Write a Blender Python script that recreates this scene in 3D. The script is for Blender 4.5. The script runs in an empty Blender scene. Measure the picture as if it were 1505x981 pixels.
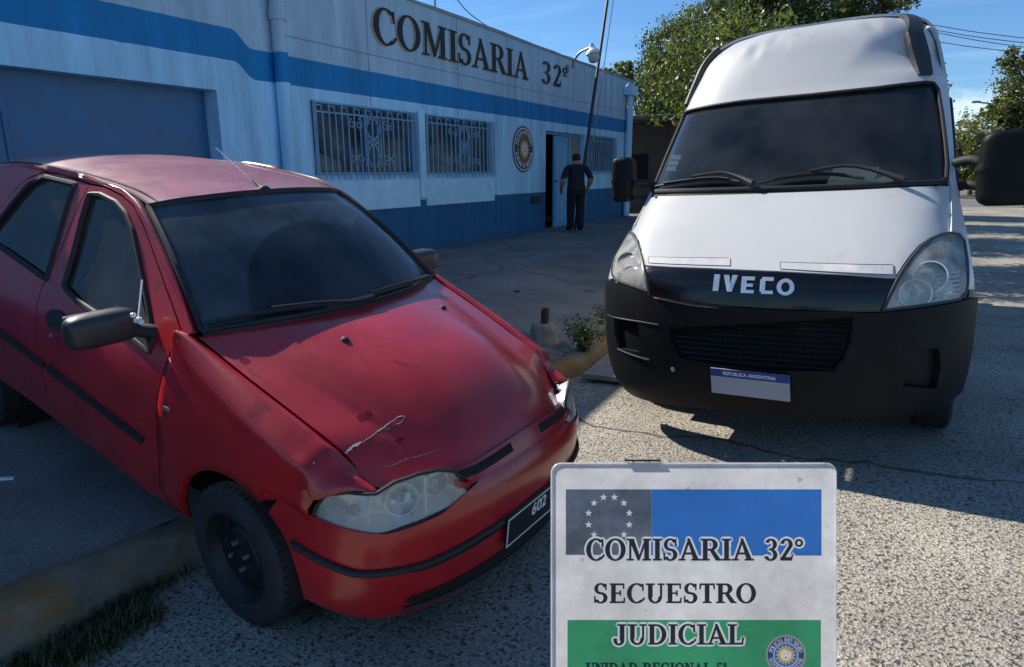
import bpy, bmesh, math, random
import numpy as np
from mathutils import Vector, Matrix
from mathutils.geometry import delaunay_2d_cdt, tessellate_polygon
random.seed(7); rng=np.random.default_rng(7)
SC=bpy.context.scene; COL=SC.collection
R=math.radians
# ------------------------------------------------------------------ camera
CF,CW,CH=980.0,1505.0,981.0
CPOS=np.array([0,0,1.6])
def _camR(pitch,roll,yaw):
    p,r,y=map(math.radians,(pitch,roll,yaw))
    f=np.array([-math.sin(y)*math.cos(p),math.cos(y)*math.cos(p),-math.sin(p)])
    a=np.array([math.cos(y),math.sin(y),0]); u=np.cross(a,f)
    return np.array([math.cos(r)*a-math.sin(r)*u,math.sin(r)*a+math.cos(r)*u,f])
CR=_camR(13.571,0.300,28.925)
cam=bpy.data.objects.new('camera',bpy.data.cameras.new('camera')); COL.objects.link(cam)
cam.data.sensor_width=36; cam.data.lens=CF/CW*36; cam.data.clip_end=3000; cam.data.clip_start=.05
M=Matrix.Identity(4)
for i in range(3):
    M[i][0]=CR[0][i];M[i][1]=CR[1][i];M[i][2]=-CR[2][i];M[i][3]=CPOS[i]
cam.matrix_world=M; SC.camera=cam
# ------------------------------------------------------------------ light
SUNV=Vector((-1.27,.20,1.06)).normalized()          # towards the sun
EL=math.asin(SUNV.z); AZ=math.atan2(SUNV.x,SUNV.y)
w=bpy.data.worlds.new('World'); SC.world=w; w.use_nodes=True
nt=w.node_tree; N=nt.nodes; Lk=nt.links; N.clear()
out=N.new('ShaderNodeOutputWorld'); bg=N.new('ShaderNodeBackground'); sky=N.new('ShaderNodeTexSky')
sky.sky_type='NISHITA'; sky.sun_disc=False; sky.sun_elevation=EL; sky.sun_rotation=AZ
sky.air_density=1.0; sky.dust_density=.05; sky.ozone_density=5.5; sky.altitude=300
tc=N.new('ShaderNodeTexCoord'); sep=N.new('ShaderNodeSeparateXYZ'); Lk.new(tc.outputs['Generated'],sep.inputs[0])
zz=N.new('ShaderNodeMath');zz.operation='MAXIMUM';zz.inputs[1].default_value=.06;Lk.new(sep.outputs['Z'],zz.inputs[0])
dx=N.new('ShaderNodeMath');dx.operation='DIVIDE';Lk.new(sep.outputs['X'],dx.inputs[0]);Lk.new(zz.outputs[0],dx.inputs[1])
dy=N.new('ShaderNodeMath');dy.operation='DIVIDE';Lk.new(sep.outputs['Y'],dy.inputs[0]);Lk.new(zz.outputs[0],dy.inputs[1])
cb=N.new('ShaderNodeCombineXYZ');Lk.new(dx.outputs[0],cb.inputs[0]);Lk.new(dy.outputs[0],cb.inputs[1])
mp=N.new('ShaderNodeMapping');mp.inputs['Scale'].default_value=(.42,1.15,1);mp.inputs['Rotation'].default_value=(0,0,R(28));mp.inputs['Location'].default_value=(3.1,1.3,0);Lk.new(cb.outputs[0],mp.inputs[0])
nz=N.new('ShaderNodeTexNoise');nz.inputs['Scale'].default_value=.75;nz.inputs['Detail'].default_value=9;nz.inputs['Roughness'].default_value=.62;nz.inputs['Distortion'].default_value=.5;Lk.new(mp.outputs[0],nz.inputs['Vector'])
rp=N.new('ShaderNodeValToRGB');rp.color_ramp.elements[0].position=.50;rp.color_ramp.elements[0].color=(0,0,0,1);rp.color_ramp.elements[1].position=.80;rp.color_ramp.elements[1].color=(.42,.42,.42,1);Lk.new(nz.outputs['Fac'],rp.inputs[0])
mx=N.new('ShaderNodeMixRGB');mx.inputs[2].default_value=(6.0,6.6,7.4,1);Lk.new(rp.outputs[0],mx.inputs[0]);Lk.new(sky.outputs[0],mx.inputs[1])
# one small cumulus low over the trees on the right
c0=CR.T@np.array([(1418-CW/2)/CF,-(166-CH/2)/CF,1.0]);c0/=np.linalg.norm(c0)
sb=N.new('ShaderNodeVectorMath');sb.operation='SUBTRACT';sb.inputs[1].default_value=tuple(c0);Lk.new(tc.outputs['Generated'],sb.inputs[0])
ms=N.new('ShaderNodeVectorMath');ms.operation='MULTIPLY';ms.inputs[1].default_value=(14,14,30);Lk.new(sb.outputs[0],ms.inputs[0])
ln=N.new('ShaderNodeVectorMath');ln.operation='LENGTH';Lk.new(ms.outputs[0],ln.inputs[0])
n2=N.new('ShaderNodeTexNoise');n2.inputs['Scale'].default_value=26;n2.inputs['Detail'].default_value=8;Lk.new(tc.outputs['Generated'],n2.inputs['Vector'])
sm_=N.new('ShaderNodeMath');sm_.operation='MULTIPLY_ADD';sm_.inputs[1].default_value=-2.0;Lk.new(n2.outputs['Fac'],sm_.inputs[0]);Lk.new(ln.outputs['Value'],sm_.inputs[2])
cr2=N.new('ShaderNodeMapRange');cr2.inputs[1].default_value=-.05;cr2.inputs[2].default_value=-.55;cr2.inputs[3].default_value=0;cr2.inputs[4].default_value=.85;Lk.new(sm_.outputs[0],cr2.inputs[0])
mx2=N.new('ShaderNodeMixRGB');mx2.inputs[2].default_value=(9,8.6,8.2,1);Lk.new(cr2.outputs[0],mx2.inputs[0]);Lk.new(mx.outputs[0],mx2.inputs[1]);mx=mx2
tn=N.new('ShaderNodeMixRGB');tn.blend_type='MULTIPLY';tn.inputs[0].default_value=1;tn.inputs[2].default_value=(.74,.96,1.12,1);Lk.new(mx.outputs[0],tn.inputs[1]);Lk.new(tn.outputs[0],bg.inputs[0]); bg.inputs[1].default_value=.092; Lk.new(bg.outputs[0],out.inputs[0])
sun=bpy.data.objects.new('sun',bpy.data.lights.new('sun','SUN')); COL.objects.link(sun)
sun.data.energy=4.7; sun.data.angle=R(.53); sun.data.color=(1,.94,.84)
sun.rotation_euler=SUNV.to_track_quat('Z','Y').to_euler()
SC.view_settings.view_transform='Standard'; SC.view_settings.look='None'; SC.view_settings.gamma=1; SC.view_settings.exposure=0.45
SC.view_settings.use_curve_mapping=False
# ------------------------------------------------------------------ picture <-> place helpers
def cray(px): return CR.T@np.array([(px[0]-CW/2)/CF,-(px[1]-CH/2)/CF,1.0])
def at(px,ax,v):
    d=cray(px); t=(v-CPOS[ax])/d[ax]; return CPOS+t*d
def rot3(a,b,c):
    a,b,c=map(math.radians,(a,b,c));cy,sy,cp,sp,cr_,sr=math.cos(a),math.sin(a),math.cos(b),math.sin(b),math.cos(c),math.sin(c)
    return np.array([[cy,-sy,0],[sy,cy,0],[0,0,1]])@np.array([[cp,0,sp],[0,1,0],[-sp,0,cp]])@np.array([[1,0,0],[0,cr_,-sr],[0,sr,cr_]])
class Frame:
    def __init__(s,p,a): s.p=np.array(p);s.R=rot3(*a)
    def matrix(s):
        m=Matrix.Identity(4)
        for i in range(3):
            for j in range(3): m[i][j]=s.R[i][j]
            m[i][3]=s.p[i]
        return m
    def px(s,P):
        q=(np.asarray(P)@s.R.T+s.p-CPOS)@CR.T
        return np.stack([CW/2+CF*q[...,0]/q[...,2],CH/2-CF*q[...,1]/q[...,2]],-1)
    def on(s,px,ax,v):
        o=s.R.T@(CPOS-s.p);d=s.R.T@cray(px);t=(v-o[ax])/d[ax];return o+t*d
    def inv(s,fn,sr,tr,pts,n=90):
        S,T=np.meshgrid(np.linspace(*sr,n),np.linspace(*tr,n),indexing='ij')
        P=np.array([fn(a,b) for a,b in zip(S.ravel(),T.ravel())]);I=s.px(P);res=[]
        ds=(sr[1]-sr[0])/(n-1);dt=(tr[1]-tr[0])/(n-1)
        for p in pts:
            k=np.argmin(((I-p)**2).sum(1));a,b=S.ravel()[k],T.ravel()[k];x,y=ds,dt
            for _ in range(14):
                best=None
                for u in (-1,0,1):
                    for v in (-1,0,1):
                        aa=min(max(a+u*x,sr[0]),sr[1]);bb=min(max(b+v*y,tr[0]),tr[1])
                        e=((s.px(np.array(fn(aa,bb)))-p)**2).sum()
                        if best is None or e<best[0]: best=(e,aa,bb)
                if (best[1],best[2])==(a,b): x*=.5;y*=.5
                a,b=best[1],best[2]
            res.append((a,b))
        return res
# ------------------------------------------------------------------ materials
def nodes(name):
    m=bpy.data.materials.new(name);m.use_nodes=True;n=m.node_tree.nodes;n.clear()
    o=n.new('ShaderNodeOutputMaterial');return m,n,m.node_tree.links,o
def setp(p,**k):
    for a,b in k.items():
        a=a.replace('_',' ')
        if a in p.inputs: p.inputs[a].default_value=b
def pm(name,col,rough=.6,metal=0,coat=0,nscale=6,namt=.15,bscale=40,bump=0,spec=.5,rvar=.1,obj=True,stain=None,detail=6):
    m,n,l,o=nodes(name);p=n.new('ShaderNodeBsdfPrincipled');l.new(p.outputs[0],o.inputs[0])
    setp(p,Metallic=metal,Coat_Weight=coat,Coat_Roughness=.08); p.inputs['Specular IOR Level'].default_value=spec
    t=n.new('ShaderNodeTexCoord');z=n.new('ShaderNodeTexNoise');z.inputs['Scale'].default_value=nscale;z.inputs['Detail'].default_value=detail;z.inputs['Roughness'].default_value=.65
    l.new(t.outputs['Object' if obj else 'Generated'],z.inputs['Vector'])
    r=n.new('ShaderNodeValToRGB');a=r.color_ramp.elements
    c=np.array(col[:3]);lo=c*(1-namt);hi=np.minimum(c*(1+namt),1)
    a[0].position=.3;a[0].color=(*lo,1);a[1].position=.7;a[1].color=(*hi,1);l.new(z.outputs['Fac'],r.inputs[0])
    cur=r.outputs[0]
    if stain:
        sc,sclr,th=stain;z2=n.new('ShaderNodeTexNoise');z2.inputs['Scale'].default_value=sc;z2.inputs['Detail'].default_value=10;z2.inputs['Roughness'].default_value=.7
        l.new(t.outputs['Object'],z2.inputs['Vector']);r2=n.new('ShaderNodeValToRGB');r2.color_ramp.elements[0].position=th;r2.color_ramp.elements[1].position=th+.12
        l.new(z2.outputs['Fac'],r2.inputs[0]);mx=n.new('ShaderNodeMixRGB');l.new(r2.outputs[0],mx.inputs[0]);l.new(cur,mx.inputs[1]);mx.inputs[2].default_value=(*sclr,1);cur=mx.outputs[0]
    l.new(cur,p.inputs['Base Color'])
    mr=n.new('ShaderNodeMapRange');mr.inputs[3].default_value=max(0,rough-rvar);mr.inputs[4].default_value=min(1,rough+rvar);l.new(z.outputs['Fac'],mr.inputs[0]);l.new(mr.outputs[0],p.inputs['Roughness'])
    if bump:
        z3=n.new('ShaderNodeTexNoise');z3.inputs['Scale'].default_value=bscale;z3.inputs['Detail'].default_value=5;l.new(t.outputs['Object'],z3.inputs['Vector'])
        b=n.new('ShaderNodeBump');b.inputs['Strength'].default_value=bump;b.inputs['Distance'].default_value=.01;l.new(z3.outputs['Fac'],b.inputs['Height']);l.new(b.outputs[0],p.inputs['Normal'])
    return m
def glass(name,tint=(.2,.22,.22),rough=.02,dust_sheen=.03,dust_sheen_col=(.35,.36,.36),ior=1.5,dscale=3,arcs=(),lo=.45):
    m,n,l,o=nodes(name);t=n.new('ShaderNodeBsdfTransparent');t.inputs[0].default_value=(*tint,1)
    g=n.new('ShaderNodeBsdfGlossy');g.inputs['Roughness'].default_value=rough
    lw=n.new('ShaderNodeLayerWeight');lw.inputs[0].default_value=.5;pw=n.new('ShaderNodeMath');pw.operation='POWER';pw.inputs[1].default_value=5;l.new(lw.outputs['Facing'],pw.inputs[0]);f0=((ior-1)/(ior+1))**2
    f=n.new('ShaderNodeMath');f.operation='MULTIPLY_ADD';f.inputs[1].default_value=1-f0;f.inputs[2].default_value=f0;l.new(pw.outputs[0],f.inputs[0])
    mx=n.new('ShaderNodeMixShader');l.new(f.outputs[0],mx.inputs[0]);l.new(t.outputs[0],mx.inputs[1]);l.new(g.outputs[0],mx.inputs[2])
    d=n.new('ShaderNodeBsdfDiffuse');d.inputs[0].default_value=(*dust_sheen_col,1)
    tc=n.new('ShaderNodeTexCoord');z=n.new('ShaderNodeTexNoise');z.inputs['Scale'].default_value=dscale;z.inputs['Detail'].default_value=8;l.new(tc.outputs['Object'],z.inputs['Vector'])
    mr=n.new('ShaderNodeMapRange');mr.inputs[1].default_value=.3;mr.inputs[2].default_value=.75;mr.inputs[3].default_value=dust_sheen*.4;mr.inputs[4].default_value=dust_sheen*1.8;l.new(z.outputs['Fac'],mr.inputs[0])
    fac=mr.outputs[0]
    if arcs:   # wiped fans around the wiper pivots stay cleaner than the rest of the pane
        cl_=None
        for c,r0,r1 in arcs:
            di=n.new('ShaderNodeVectorMath');di.operation='DISTANCE';di.inputs[1].default_value=c;l.new(tc.outputs['Object'],di.inputs[0])
            a=n.new('ShaderNodeMapRange');a.inputs[1].default_value=r1-.012;a.inputs[2].default_value=r1+.004;a.inputs[3].default_value=lo;a.inputs[4].default_value=1.35;l.new(di.outputs['Value'],a.inputs[0])
            if cl_ is None: cl_=a.outputs[0]
            else:
                mi=n.new('ShaderNodeMath');mi.operation='MINIMUM';l.new(cl_,mi.inputs[0]);l.new(a.outputs[0],mi.inputs[1]);cl_=mi.outputs[0]
        mu=n.new('ShaderNodeMath');mu.operation='MULTIPLY';l.new(fac,mu.inputs[0]);l.new(cl_,mu.inputs[1]);fac=mu.outputs[0]
    m2=n.new('ShaderNodeMixShader');l.new(fac,m2.inputs[0]);l.new(mx.outputs[0],m2.inputs[1]);l.new(d.outputs[0],m2.inputs[2]);l.new(m2.outputs[0],o.inputs[0])
    return m
# ------------------------------------------------------------------ meshes
def tag(o,label=None,cat=None,group=None,kind=None):
    if label:o['label']=label
    if cat:o['category']=cat
    if group:o['group']=group
    if kind:o['kind']=kind
    return o
def obj(name,verts,faces,mats,parent=None,smooth=True,fm=None,solid=0,bevel=0,auto=40,subs=0):
    me=bpy.data.meshes.new(name);me.from_pydata([tuple(map(float,v)) for v in verts],[],[tuple(int(i) for i in f) for f in faces])
    if not isinstance(mats,(list,tuple)): mats=[mats]
    for m in mats: me.materials.append(m)
    if fm is not None: me.polygons.foreach_set('material_index',fm)
    me.update()
    o=bpy.data.objects.new(name,me);COL.objects.link(o)
    if parent is not None:o.parent=parent
    if smooth:
        me.polygons.foreach_set('use_smooth',[True]*len(me.polygons))
        try: me.set_sharp_from_angle(angle=R(auto))
        except Exception: pass
    if subs:
        s=o.modifiers.new('s','SUBSURF');s.levels=s.render_levels=subs
    if solid:
        s=o.modifiers.new('t','SOLIDIFY');s.thickness=abs(solid);s.offset=-1 if solid>0 else 1
        if smooth:
            q=o.modifiers.new('e','EDGE_SPLIT');q.split_angle=R(60);q.use_edge_sharp=False
    if bevel:
        b=o.modifiers.new('b','BEVEL');b.width=bevel;b.segments=2;b.limit_method='ANGLE';b.angle_limit=R(40)
    return o
def empty(name,loc=(0,0,0),rz=0,mat=None):
    o=bpy.data.objects.new(name,None);COL.objects.link(o);o.empty_display_size=.1
    if mat is not None:o.matrix_world=mat
    else:o.location=loc;o.rotation_euler=(0,0,rz)
    return o
def thing(name,label,cat,loc=(0,0,0),rz=0,group=None,mat=None):
    return tag(empty(name,loc,rz,mat),label,cat,group)
class MB:
    def __init__(s): s.v=[];s.f=[];s.m=[]
    def add(s,v,f,mi=0):
        b=len(s.v);s.v+=[tuple(map(float,x)) for x in v];s.f+=[tuple(int(i)+b for i in q) for q in f];s.m+=[mi]*len(f);return s
    def box(s,a,b,mi=0,M=None):
        x0,y0,z0=a;x1,y1,z1=b
        v=[(x0,y0,z0),(x1,y0,z0),(x1,y1,z0),(x0,y1,z0),(x0,y0,z1),(x1,y0,z1),(x1,y1,z1),(x0,y1,z1)]
        if M is not None: v=[tuple(M@Vector(q)) for q in v]
        return s.add(v,[(0,3,2,1),(4,5,6,7),(0,1,5,4),(1,2,6,5),(2,3,7,6),(3,0,4,7)],mi)
    def tube(s,pts,r,n=8,mi=0,caps=True,flat=None):
        P=[Vector(p) for p in pts];rs=r if isinstance(r,(list,tuple)) else [r]*len(P)
        v=[];f=[];up=None
        for i,p in enumerate(P):
            d=(P[min(i+1,len(P)-1)]-P[max(i-1,0)]).normalized()
            if up is None:
                up=Vector((0,0,1)) if abs(d.z)<.9 else Vector((1,0,0))
            a=d.cross(up);
            if a.length<1e-6:a=d.orthogonal()
            a.normalize();b=a.cross(d).normalized();up=b
            for k in range(n):
                t=2*math.pi*k/n;v.append(p+(a*math.cos(t)+b*math.sin(t)*(flat or 1))*rs[i])
        for i in range(len(P)-1):
            for k in range(n): f.append((i*n+k,i*n+(k+1)%n,(i+1)*n+(k+1)%n,(i+1)*n+k))
        if caps: f.append(tuple(range(n))[::-1]);f.append(tuple((len(P)-1)*n+k for k in range(n)))
        return s.add(v,f,mi)
    def lathe(s,prof,n=32,mi=0,M=None,closed=False):   # prof: (r,h) about local z
        v=[];f=[]
        for r,h in prof:
            for k in range(n):
                t=2*math.pi*k/n;q=Vector((r*math.cos(t),r*math.sin(t),h));v.append(M@q if M is not None else q)
        for i in range(len(prof)-1):
            for k in range(n): f.append((i*n+k,i*n+(k+1)%n,(i+1)*n+(k+1)%n,(i+1)*n+k))
        return s.add(v,f,mi)
    def o(s,name,mats,parent=None,**k): return obj(name,s.v,s.f,mats,parent,fm=s.m,**k)
def crp(P,n):
    P=np.asarray(P,float);k=len(P);o=[]
    for t in np.linspace(0,k-1,n):
        i=min(int(t),k-2);u=t-i
        p1,p2=P[i],P[i+1];p0=P[i-1] if i>0 else 2*p1-p2;p3=P[i+2] if i+2<k else 2*p2-p1
        o.append(.5*((2*p1)+(-p0+p2)*u+(2*p0-5*p1+4*p2-p3)*u*u+(-p0+3*p1-3*p2+p3)*u**3))
    return np.array(o)
def loft(rows,nu,nv):
    A=np.array([crp(r,nv) for r in rows]);B=np.stack([crp(A[:,j],nu) for j in range(nv)],1)
    v=B.reshape(-1,3);f=[(i*nv+j,i*nv+j+1,(i+1)*nv+j+1,(i+1)*nv+j) for i in range(nu-1) for j in range(nv-1)]
    return v,f,B
def mirror_rows(rows): # half rows from y=0 outward -> full rows
    return [[(x,-y,z) for x,y,z in r[:0:-1]]+list(r) for r in rows]
def flipf(f): return [q[::-1] for q in f]
def inpoly(P,poly):
    x,y=P[:,0],P[:,1];c=np.zeros(len(P),bool);q=np.asarray(poly);n=len(q)
    for i in range(n):
        x0,y0=q[i];x1,y1=q[i-1]
        m=((y0>y)!=(y1>y));
        with np.errstate(divide='ignore',invalid='ignore'):
            c^=m&(x<(x1-x0)*(y-y0)/(y1-y0+1e-30)+x0)
    return c
def resamp(poly,h):
    o=[];n=len(poly)
    for i in range(n):
        a=np.array(poly[i],float);b=np.array(poly[(i+1)%n],float);k=max(1,int(np.linalg.norm(b-a)/h+.5))
        for j in range(k): o.append(tuple(a+(b-a)*j/k))
    return o
def smoothpoly(poly,n=6):
    """closed Catmull-Rom through the points"""
    P=np.array(poly,float);k=len(P);o=[]
    for i in range(k):
        p0,p1,p2,p3=P[i-1],P[i],P[(i+1)%k],P[(i+2)%k]
        for u in np.linspace(0,1,n,endpoint=False):
            o.append(tuple(.5*((2*p1)+(-p0+p2)*u+(2*p0-5*p1+4*p2-p3)*u*u+(-p0+3*p1-3*p2+p3)*u**3)))
    return o
def panel(poly,fn,h=.04,holes=(),asp=(1,1)):
    """trimmed piece of the surface fn(s,t): outline poly, holes, interior points every h"""
    loops=[resamp(poly,h)]+[resamp(q,h) for q in holes]
    V=[];E=[]
    for L in loops:
        b=len(V);V+=L;E+=[(b+i,b+(i+1)%len(L)) for i in range(len(L))]
    A=np.array(V);lo=A.min(0);hi=A.max(0)
    gx,gy=np.meshgrid(np.arange(lo[0]+h/2,hi[0],h),np.arange(lo[1]+h/2,hi[1],h));G=np.c_[gx.ravel(),gy.ravel()]
    if len(G):
        k=inpoly(G,poly)
        for q in holes:k&=~inpoly(G,q)
        G=G[k]
        if len(G):
            d=np.min(np.linalg.norm(G[:,None,:]-A[None],axis=2),axis=1);G=G[d>h*.45]
    allv=[Vector((float(a),float(b))) for a,b in list(V)+[tuple(g) for g in G]]
    r=delaunay_2d_cdt(allv,E,[],0,1e-6)
    v2=np.array([tuple(q) for q in r[0]]);F=[tuple(q) for q in r[2]]
    C=np.array([v2[list(q)].mean(0) for q in F]);k=inpoly(C,poly)
    for q in holes:k&=~inpoly(C,q)
    F=[q for q,kk in zip(F,k) if kk]
    return [fn(a,b) for a,b in v2],F
def outward(v,F,ref):
    """flip so that the average normal points along ref"""
    v=np.asarray(v,float);s=0
    for q in F[:400]:
        a,b,c=v[q[0]],v[q[1]],v[q[2]];s+=np.dot(np.cross(b-a,c-a),ref)
    return F if s>0 else flipf(F)
def union2d(polys,offs=((0,0),)):
    V=[];E=[];PP=[]
    for p in polys:
        for ox,oy in offs:
            q=[(x+ox,y+oy) for x,y in p];b=len(V);V+=q;E+=[(b+i,b+(i+1)%len(q)) for i in range(len(q))];PP.append(q)
    r=delaunay_2d_cdt([Vector(q) for q in V],E,[],0,1e-5)
    v2=np.array([tuple(q) for q in r[0]]);F=[tuple(q) for q in r[2]]
    C=np.array([v2[list(q)].mean(0) for q in F]);k=np.zeros(len(F),bool)
    for q in PP:k|=inpoly(C,q)
    F=[q if np.cross(v2[q[1]]-v2[q[0]],v2[q[2]]-v2[q[0]])>0 else q[::-1] for q,kk in zip(F,k) if kk]
    return v2,F
# ---- a bold roman letter set drawn as strokes (unit cap height)
def _r(x0,y0,x1,y1): return [(x0,y0),(x1,y0),(x1,y1),(x0,y1)]
def _arc(cx,cy,rx,ry,a0,a1,w0,w1=None,n=26):
    """ring sector, thickness w0 across x and w1 across y"""
    w1=w0*.35 if w1 is None else w1;o=[];i=[]
    for t in np.linspace(math.radians(a0),math.radians(a1),n):
        o.append((cx+rx*math.cos(t),cy+ry*math.sin(t)));i.append((cx+(rx-w0)*math.cos(t),cy+(ry-w1)*math.sin(t)))
    return o+i[::-1]
def _ser(x,y,w=.3,h=.05): return _r(x-w/2,y,x+w/2,y+h)
def glyph(c):
    T,t=.17,.06
    G={
    'I':([_r(.12,0,.29,1),_ser(.205,0,.37),_ser(.205,.95,.37)],.42),
    'C':([_arc(.42,.5,.42,.52,48,312,T,.05),[(.66,.98),(.72,.98),(.72,.64),(.69,.64)],_arc(.42,.5,.42,.52,305,330,.06,.05)],.78),
    'G':([_arc(.42,.5,.42,.52,48,312,T,.05),[(.66,.98),(.72,.98),(.72,.64),(.69,.64)],_r(.58,.05,.74,.42),_ser(.66,.4,.34)],.84),
    'O':([_arc(.43,.5,.43,.52,0,180,T,.05),_arc(.43,.5,.43,.52,180,360,T,.05)],.9),
    'M':([_r(.1,0,.16,1),_r(.76,0,.93,1),[(.08,1),(.27,1),(.54,.16),(.47,.0)],[(.47,0),(.52,0),(.86,1),(.78,1)],_ser(.13,0,.28),_ser(.845,0,.36),_ser(.14,.95,.3),_ser(.86,.95,.32)],1.06),
    'S':([_arc(.3,.74,.27,.28,25,270,.13,.05),_arc(.3,.26,.29,.28,-155,90,.15,.05),[(.12,.62),(.2,.56),(.5,.34),(.5,.46),(.3,.54)],[(.5,.99),(.55,.99),(.55,.68),(.52,.68)],[(.02,.01),(.06,.01),(.05,.34),(.02,.34)]],.64),
    'A':([[(.08,0),(.15,0),(.42,.82),(.4,1.0)],[(.36,1.02),(.44,1.02),(.84,0),(.64,0)],_r(.2,.29,.62,.35),_ser(.12,0,.28),_ser(.73,0,.38)],.9),
    'R':([_r(.1,0,.27,1),_ser(.185,0,.37),_ser(.15,.95,.3),_r(.2,.94,.45,1),_r(.2,.47,.45,.53),_arc(.42,.735,.29,.265,-90,90,T,.06),[(.38,.5),(.54,.5),(.86,0),(.66,0)],_ser(.78,0,.22)],.86),
    'U':([_r(.12,.3,.29,1),_ser(.2,.95,.38),_r(.66,.3,.72,1),_ser(.69,.95,.28),_arc(.42,.32,.30,.34,180,360,.13,.06)],.86),
    'E':([_r(.1,0,.27,1),_ser(.16,0,.26),_ser(.16,.95,.26),_r(.2,0,.68,.06),_r(.2,.94,.66,1),_r(.2,.48,.5,.53),_r(.47,.38,.51,.63),[(.62,.94),(.66,.94),(.66,.74),(.63,.74)],[(.64,.06),(.68,.06),(.7,.26),(.67,.26)]],.76),
    'T':([_r(.27,0,.44,1),_ser(.355,0,.37),_r(.03,.94,.68,1),[(.03,.94),(.07,.94),(.05,.72),(.02,.72)],[(.64,.94),(.68,.94),(.69,.72),(.66,.72)]],.72),
    'J':([_r(.26,.2,.43,1),_ser(.345,.95,.37),_arc(.2,.2,.23,.24,180,360,.13,.06),_r(-.03,.18,.1,.28)],.56),
    'D':([_r(.1,0,.27,1),_ser(.14,0,.22),_ser(.14,.95,.22),_r(.2,0,.42,.06),_r(.2,.94,.42,1),_arc(.38,.5,.44,.5,-90,90,T,.06)],.88),
    'L':([_r(.1,0,.27,1),_ser(.185,.95,.37),_r(.02,0,.66,.06),[(.62,.06),(.66,.06),(.69,.32),(.66,.32)]],.72),
    'N':([_r(.1,0,.16,1),_r(.66,0,.72,1),[(.06,1),(.25,1),(.73,.14),(.73,-.02),(.68,-.02)],_ser(.13,0,.28),_ser(.12,.95,.26),_ser(.69,.95,.28)],.82),
    'P':([_r(.1,0,.27,1),_ser(.185,0,.37),_ser(.15,.95,.3),_r(.2,.94,.45,1),_r(.2,.43,.45,.49),_arc(.42,.715,.29,.285,-90,90,T,.06)],.76),
    'B':([_r(.1,0,.27,1),_ser(.15,0,.3),_ser(.15,.95,.3),_r(.2,.94,.42,1),_r(.2,.49,.45,.55),_r(.2,0,.45,.06),_arc(.42,.745,.26,.255,-90,90,T,.06),_arc(.44,.27,.31,.27,-90,90,T,.06)],.84),
    '3':([_arc(.27,.75,.25,.26,-90,155,.14,.055),_arc(.26,.25,.28,.27,-160,90,.15,.055),_r(.2,.485,.32,.54)],.62),
    '2':([_arc(.28,.73,.26,.28,-20,165,.14,.055),[(.38,.66),(.52,.66),(.2,.12),(.03,.0),(.03,.06)],_r(.03,0,.52,.13),[(.49,.13),(.54,.13),(.56,.26),(.53,.26)]],.62),
    '5':([_arc(.26,.31,.28,.32,-150,120,.14,.055),_r(.1,.9,.5,1.0),[(.1,.95),(.14,.95),(.12,.52),(.07,.52)]],.62),
    '6':([_arc(.3,.3,.28,.31,0,360,.14,.055),_arc(.42,.42,.4,.58,100,190,.14,.06)],.64),
    '0':([_arc(.3,.5,.28,.51,0,180,.13,.055),_arc(.3,.5,.28,.51,180,360,.13,.055)],.64),
    'o':([_arc(.16,.82,.16,.17,0,180,.06,.06),_arc(.16,.82,.16,.17,180,360,.06,.06)],.36),
    'q':([_arc(.14,.84,.14,.16,0,180,.06,.05),_arc(.14,.84,.14,.16,180,360,.06,.05),_r(.02,.57,.26,.62)],.32),
    ' ':([], .4)}
    return G[c]
def text2d(s,height,track=.06,sx=1.0,halo=0):
    """flat mesh of a line of letters; origin bottom-left; returns verts2d, faces, width"""
    V=[];F=[];x=0
    for c in s:
        P,a=glyph(c)
        if P:
            offs=[(0,0)] if not halo else [(halo*math.cos(k*math.pi/4),halo*math.sin(k*math.pi/4)) for k in range(8)]+[(0,0)]
            P=[[((x+px*sx)*height,py*height) for px,py in p] for p in P]
            v,f=union2d(P,offs);b=len(V);V+=[tuple(q) for q in v];F+=[tuple(i+b for i in q) for q in f]
        x+=(a+track)*sx
    return V,F,x*height
def bfont(s,size,bold=.0,align='CENTER'):
    c=bpy.data.curves.new('lettering','FONT');c.body=s;c.size=size;c.offset=bold;c.align_x=align;c.align_y='CENTER';c.resolution_u=3
    o=bpy.data.objects.new('lettering',c);COL.objects.link(o);dg=bpy.context.evaluated_depsgraph_get()
    me=bpy.data.meshes.new_from_object(o.evaluated_get(dg));v=[tuple(q.co) for q in me.vertices];f=[tuple(p.vertices) for p in me.polygons]
    bpy.data.objects.remove(o);bpy.data.curves.remove(c);bpy.data.meshes.remove(me);return v,f
# ------------------------------------------------------------------ common materials
BLACKPL=pm('black_plastic',(.018,.018,.019),.66,bump=.15,bscale=300,namt=.25)
GREYPL=pm('weathered_plastic',(.03,.032,.034),.42,namt=.3,bump=.1,bscale=200)
RUBBER=pm('rubber',(.02,.02,.021),.75,bump=.3,bscale=120,namt=.3)
DARK=pm('dark_void',(.008,.008,.009),.95,namt=.1)
CHROME=pm('chrome',(.75,.76,.78),.22,metal=1,namt=.05,rvar=.04)
STEEL=pm('galvanised_steel',(.32,.33,.35),.45,metal=.8,namt=.2)
RUST=pm('rusty_iron',(.06,.04,.03),.85,namt=.4,bump=.4,bscale=80)
WHITE=pm('white_paint',(.75,.76,.77),.5,namt=.05)
SKIN=pm('skin',(.42,.23,.16),.55,namt=.08)
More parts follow.
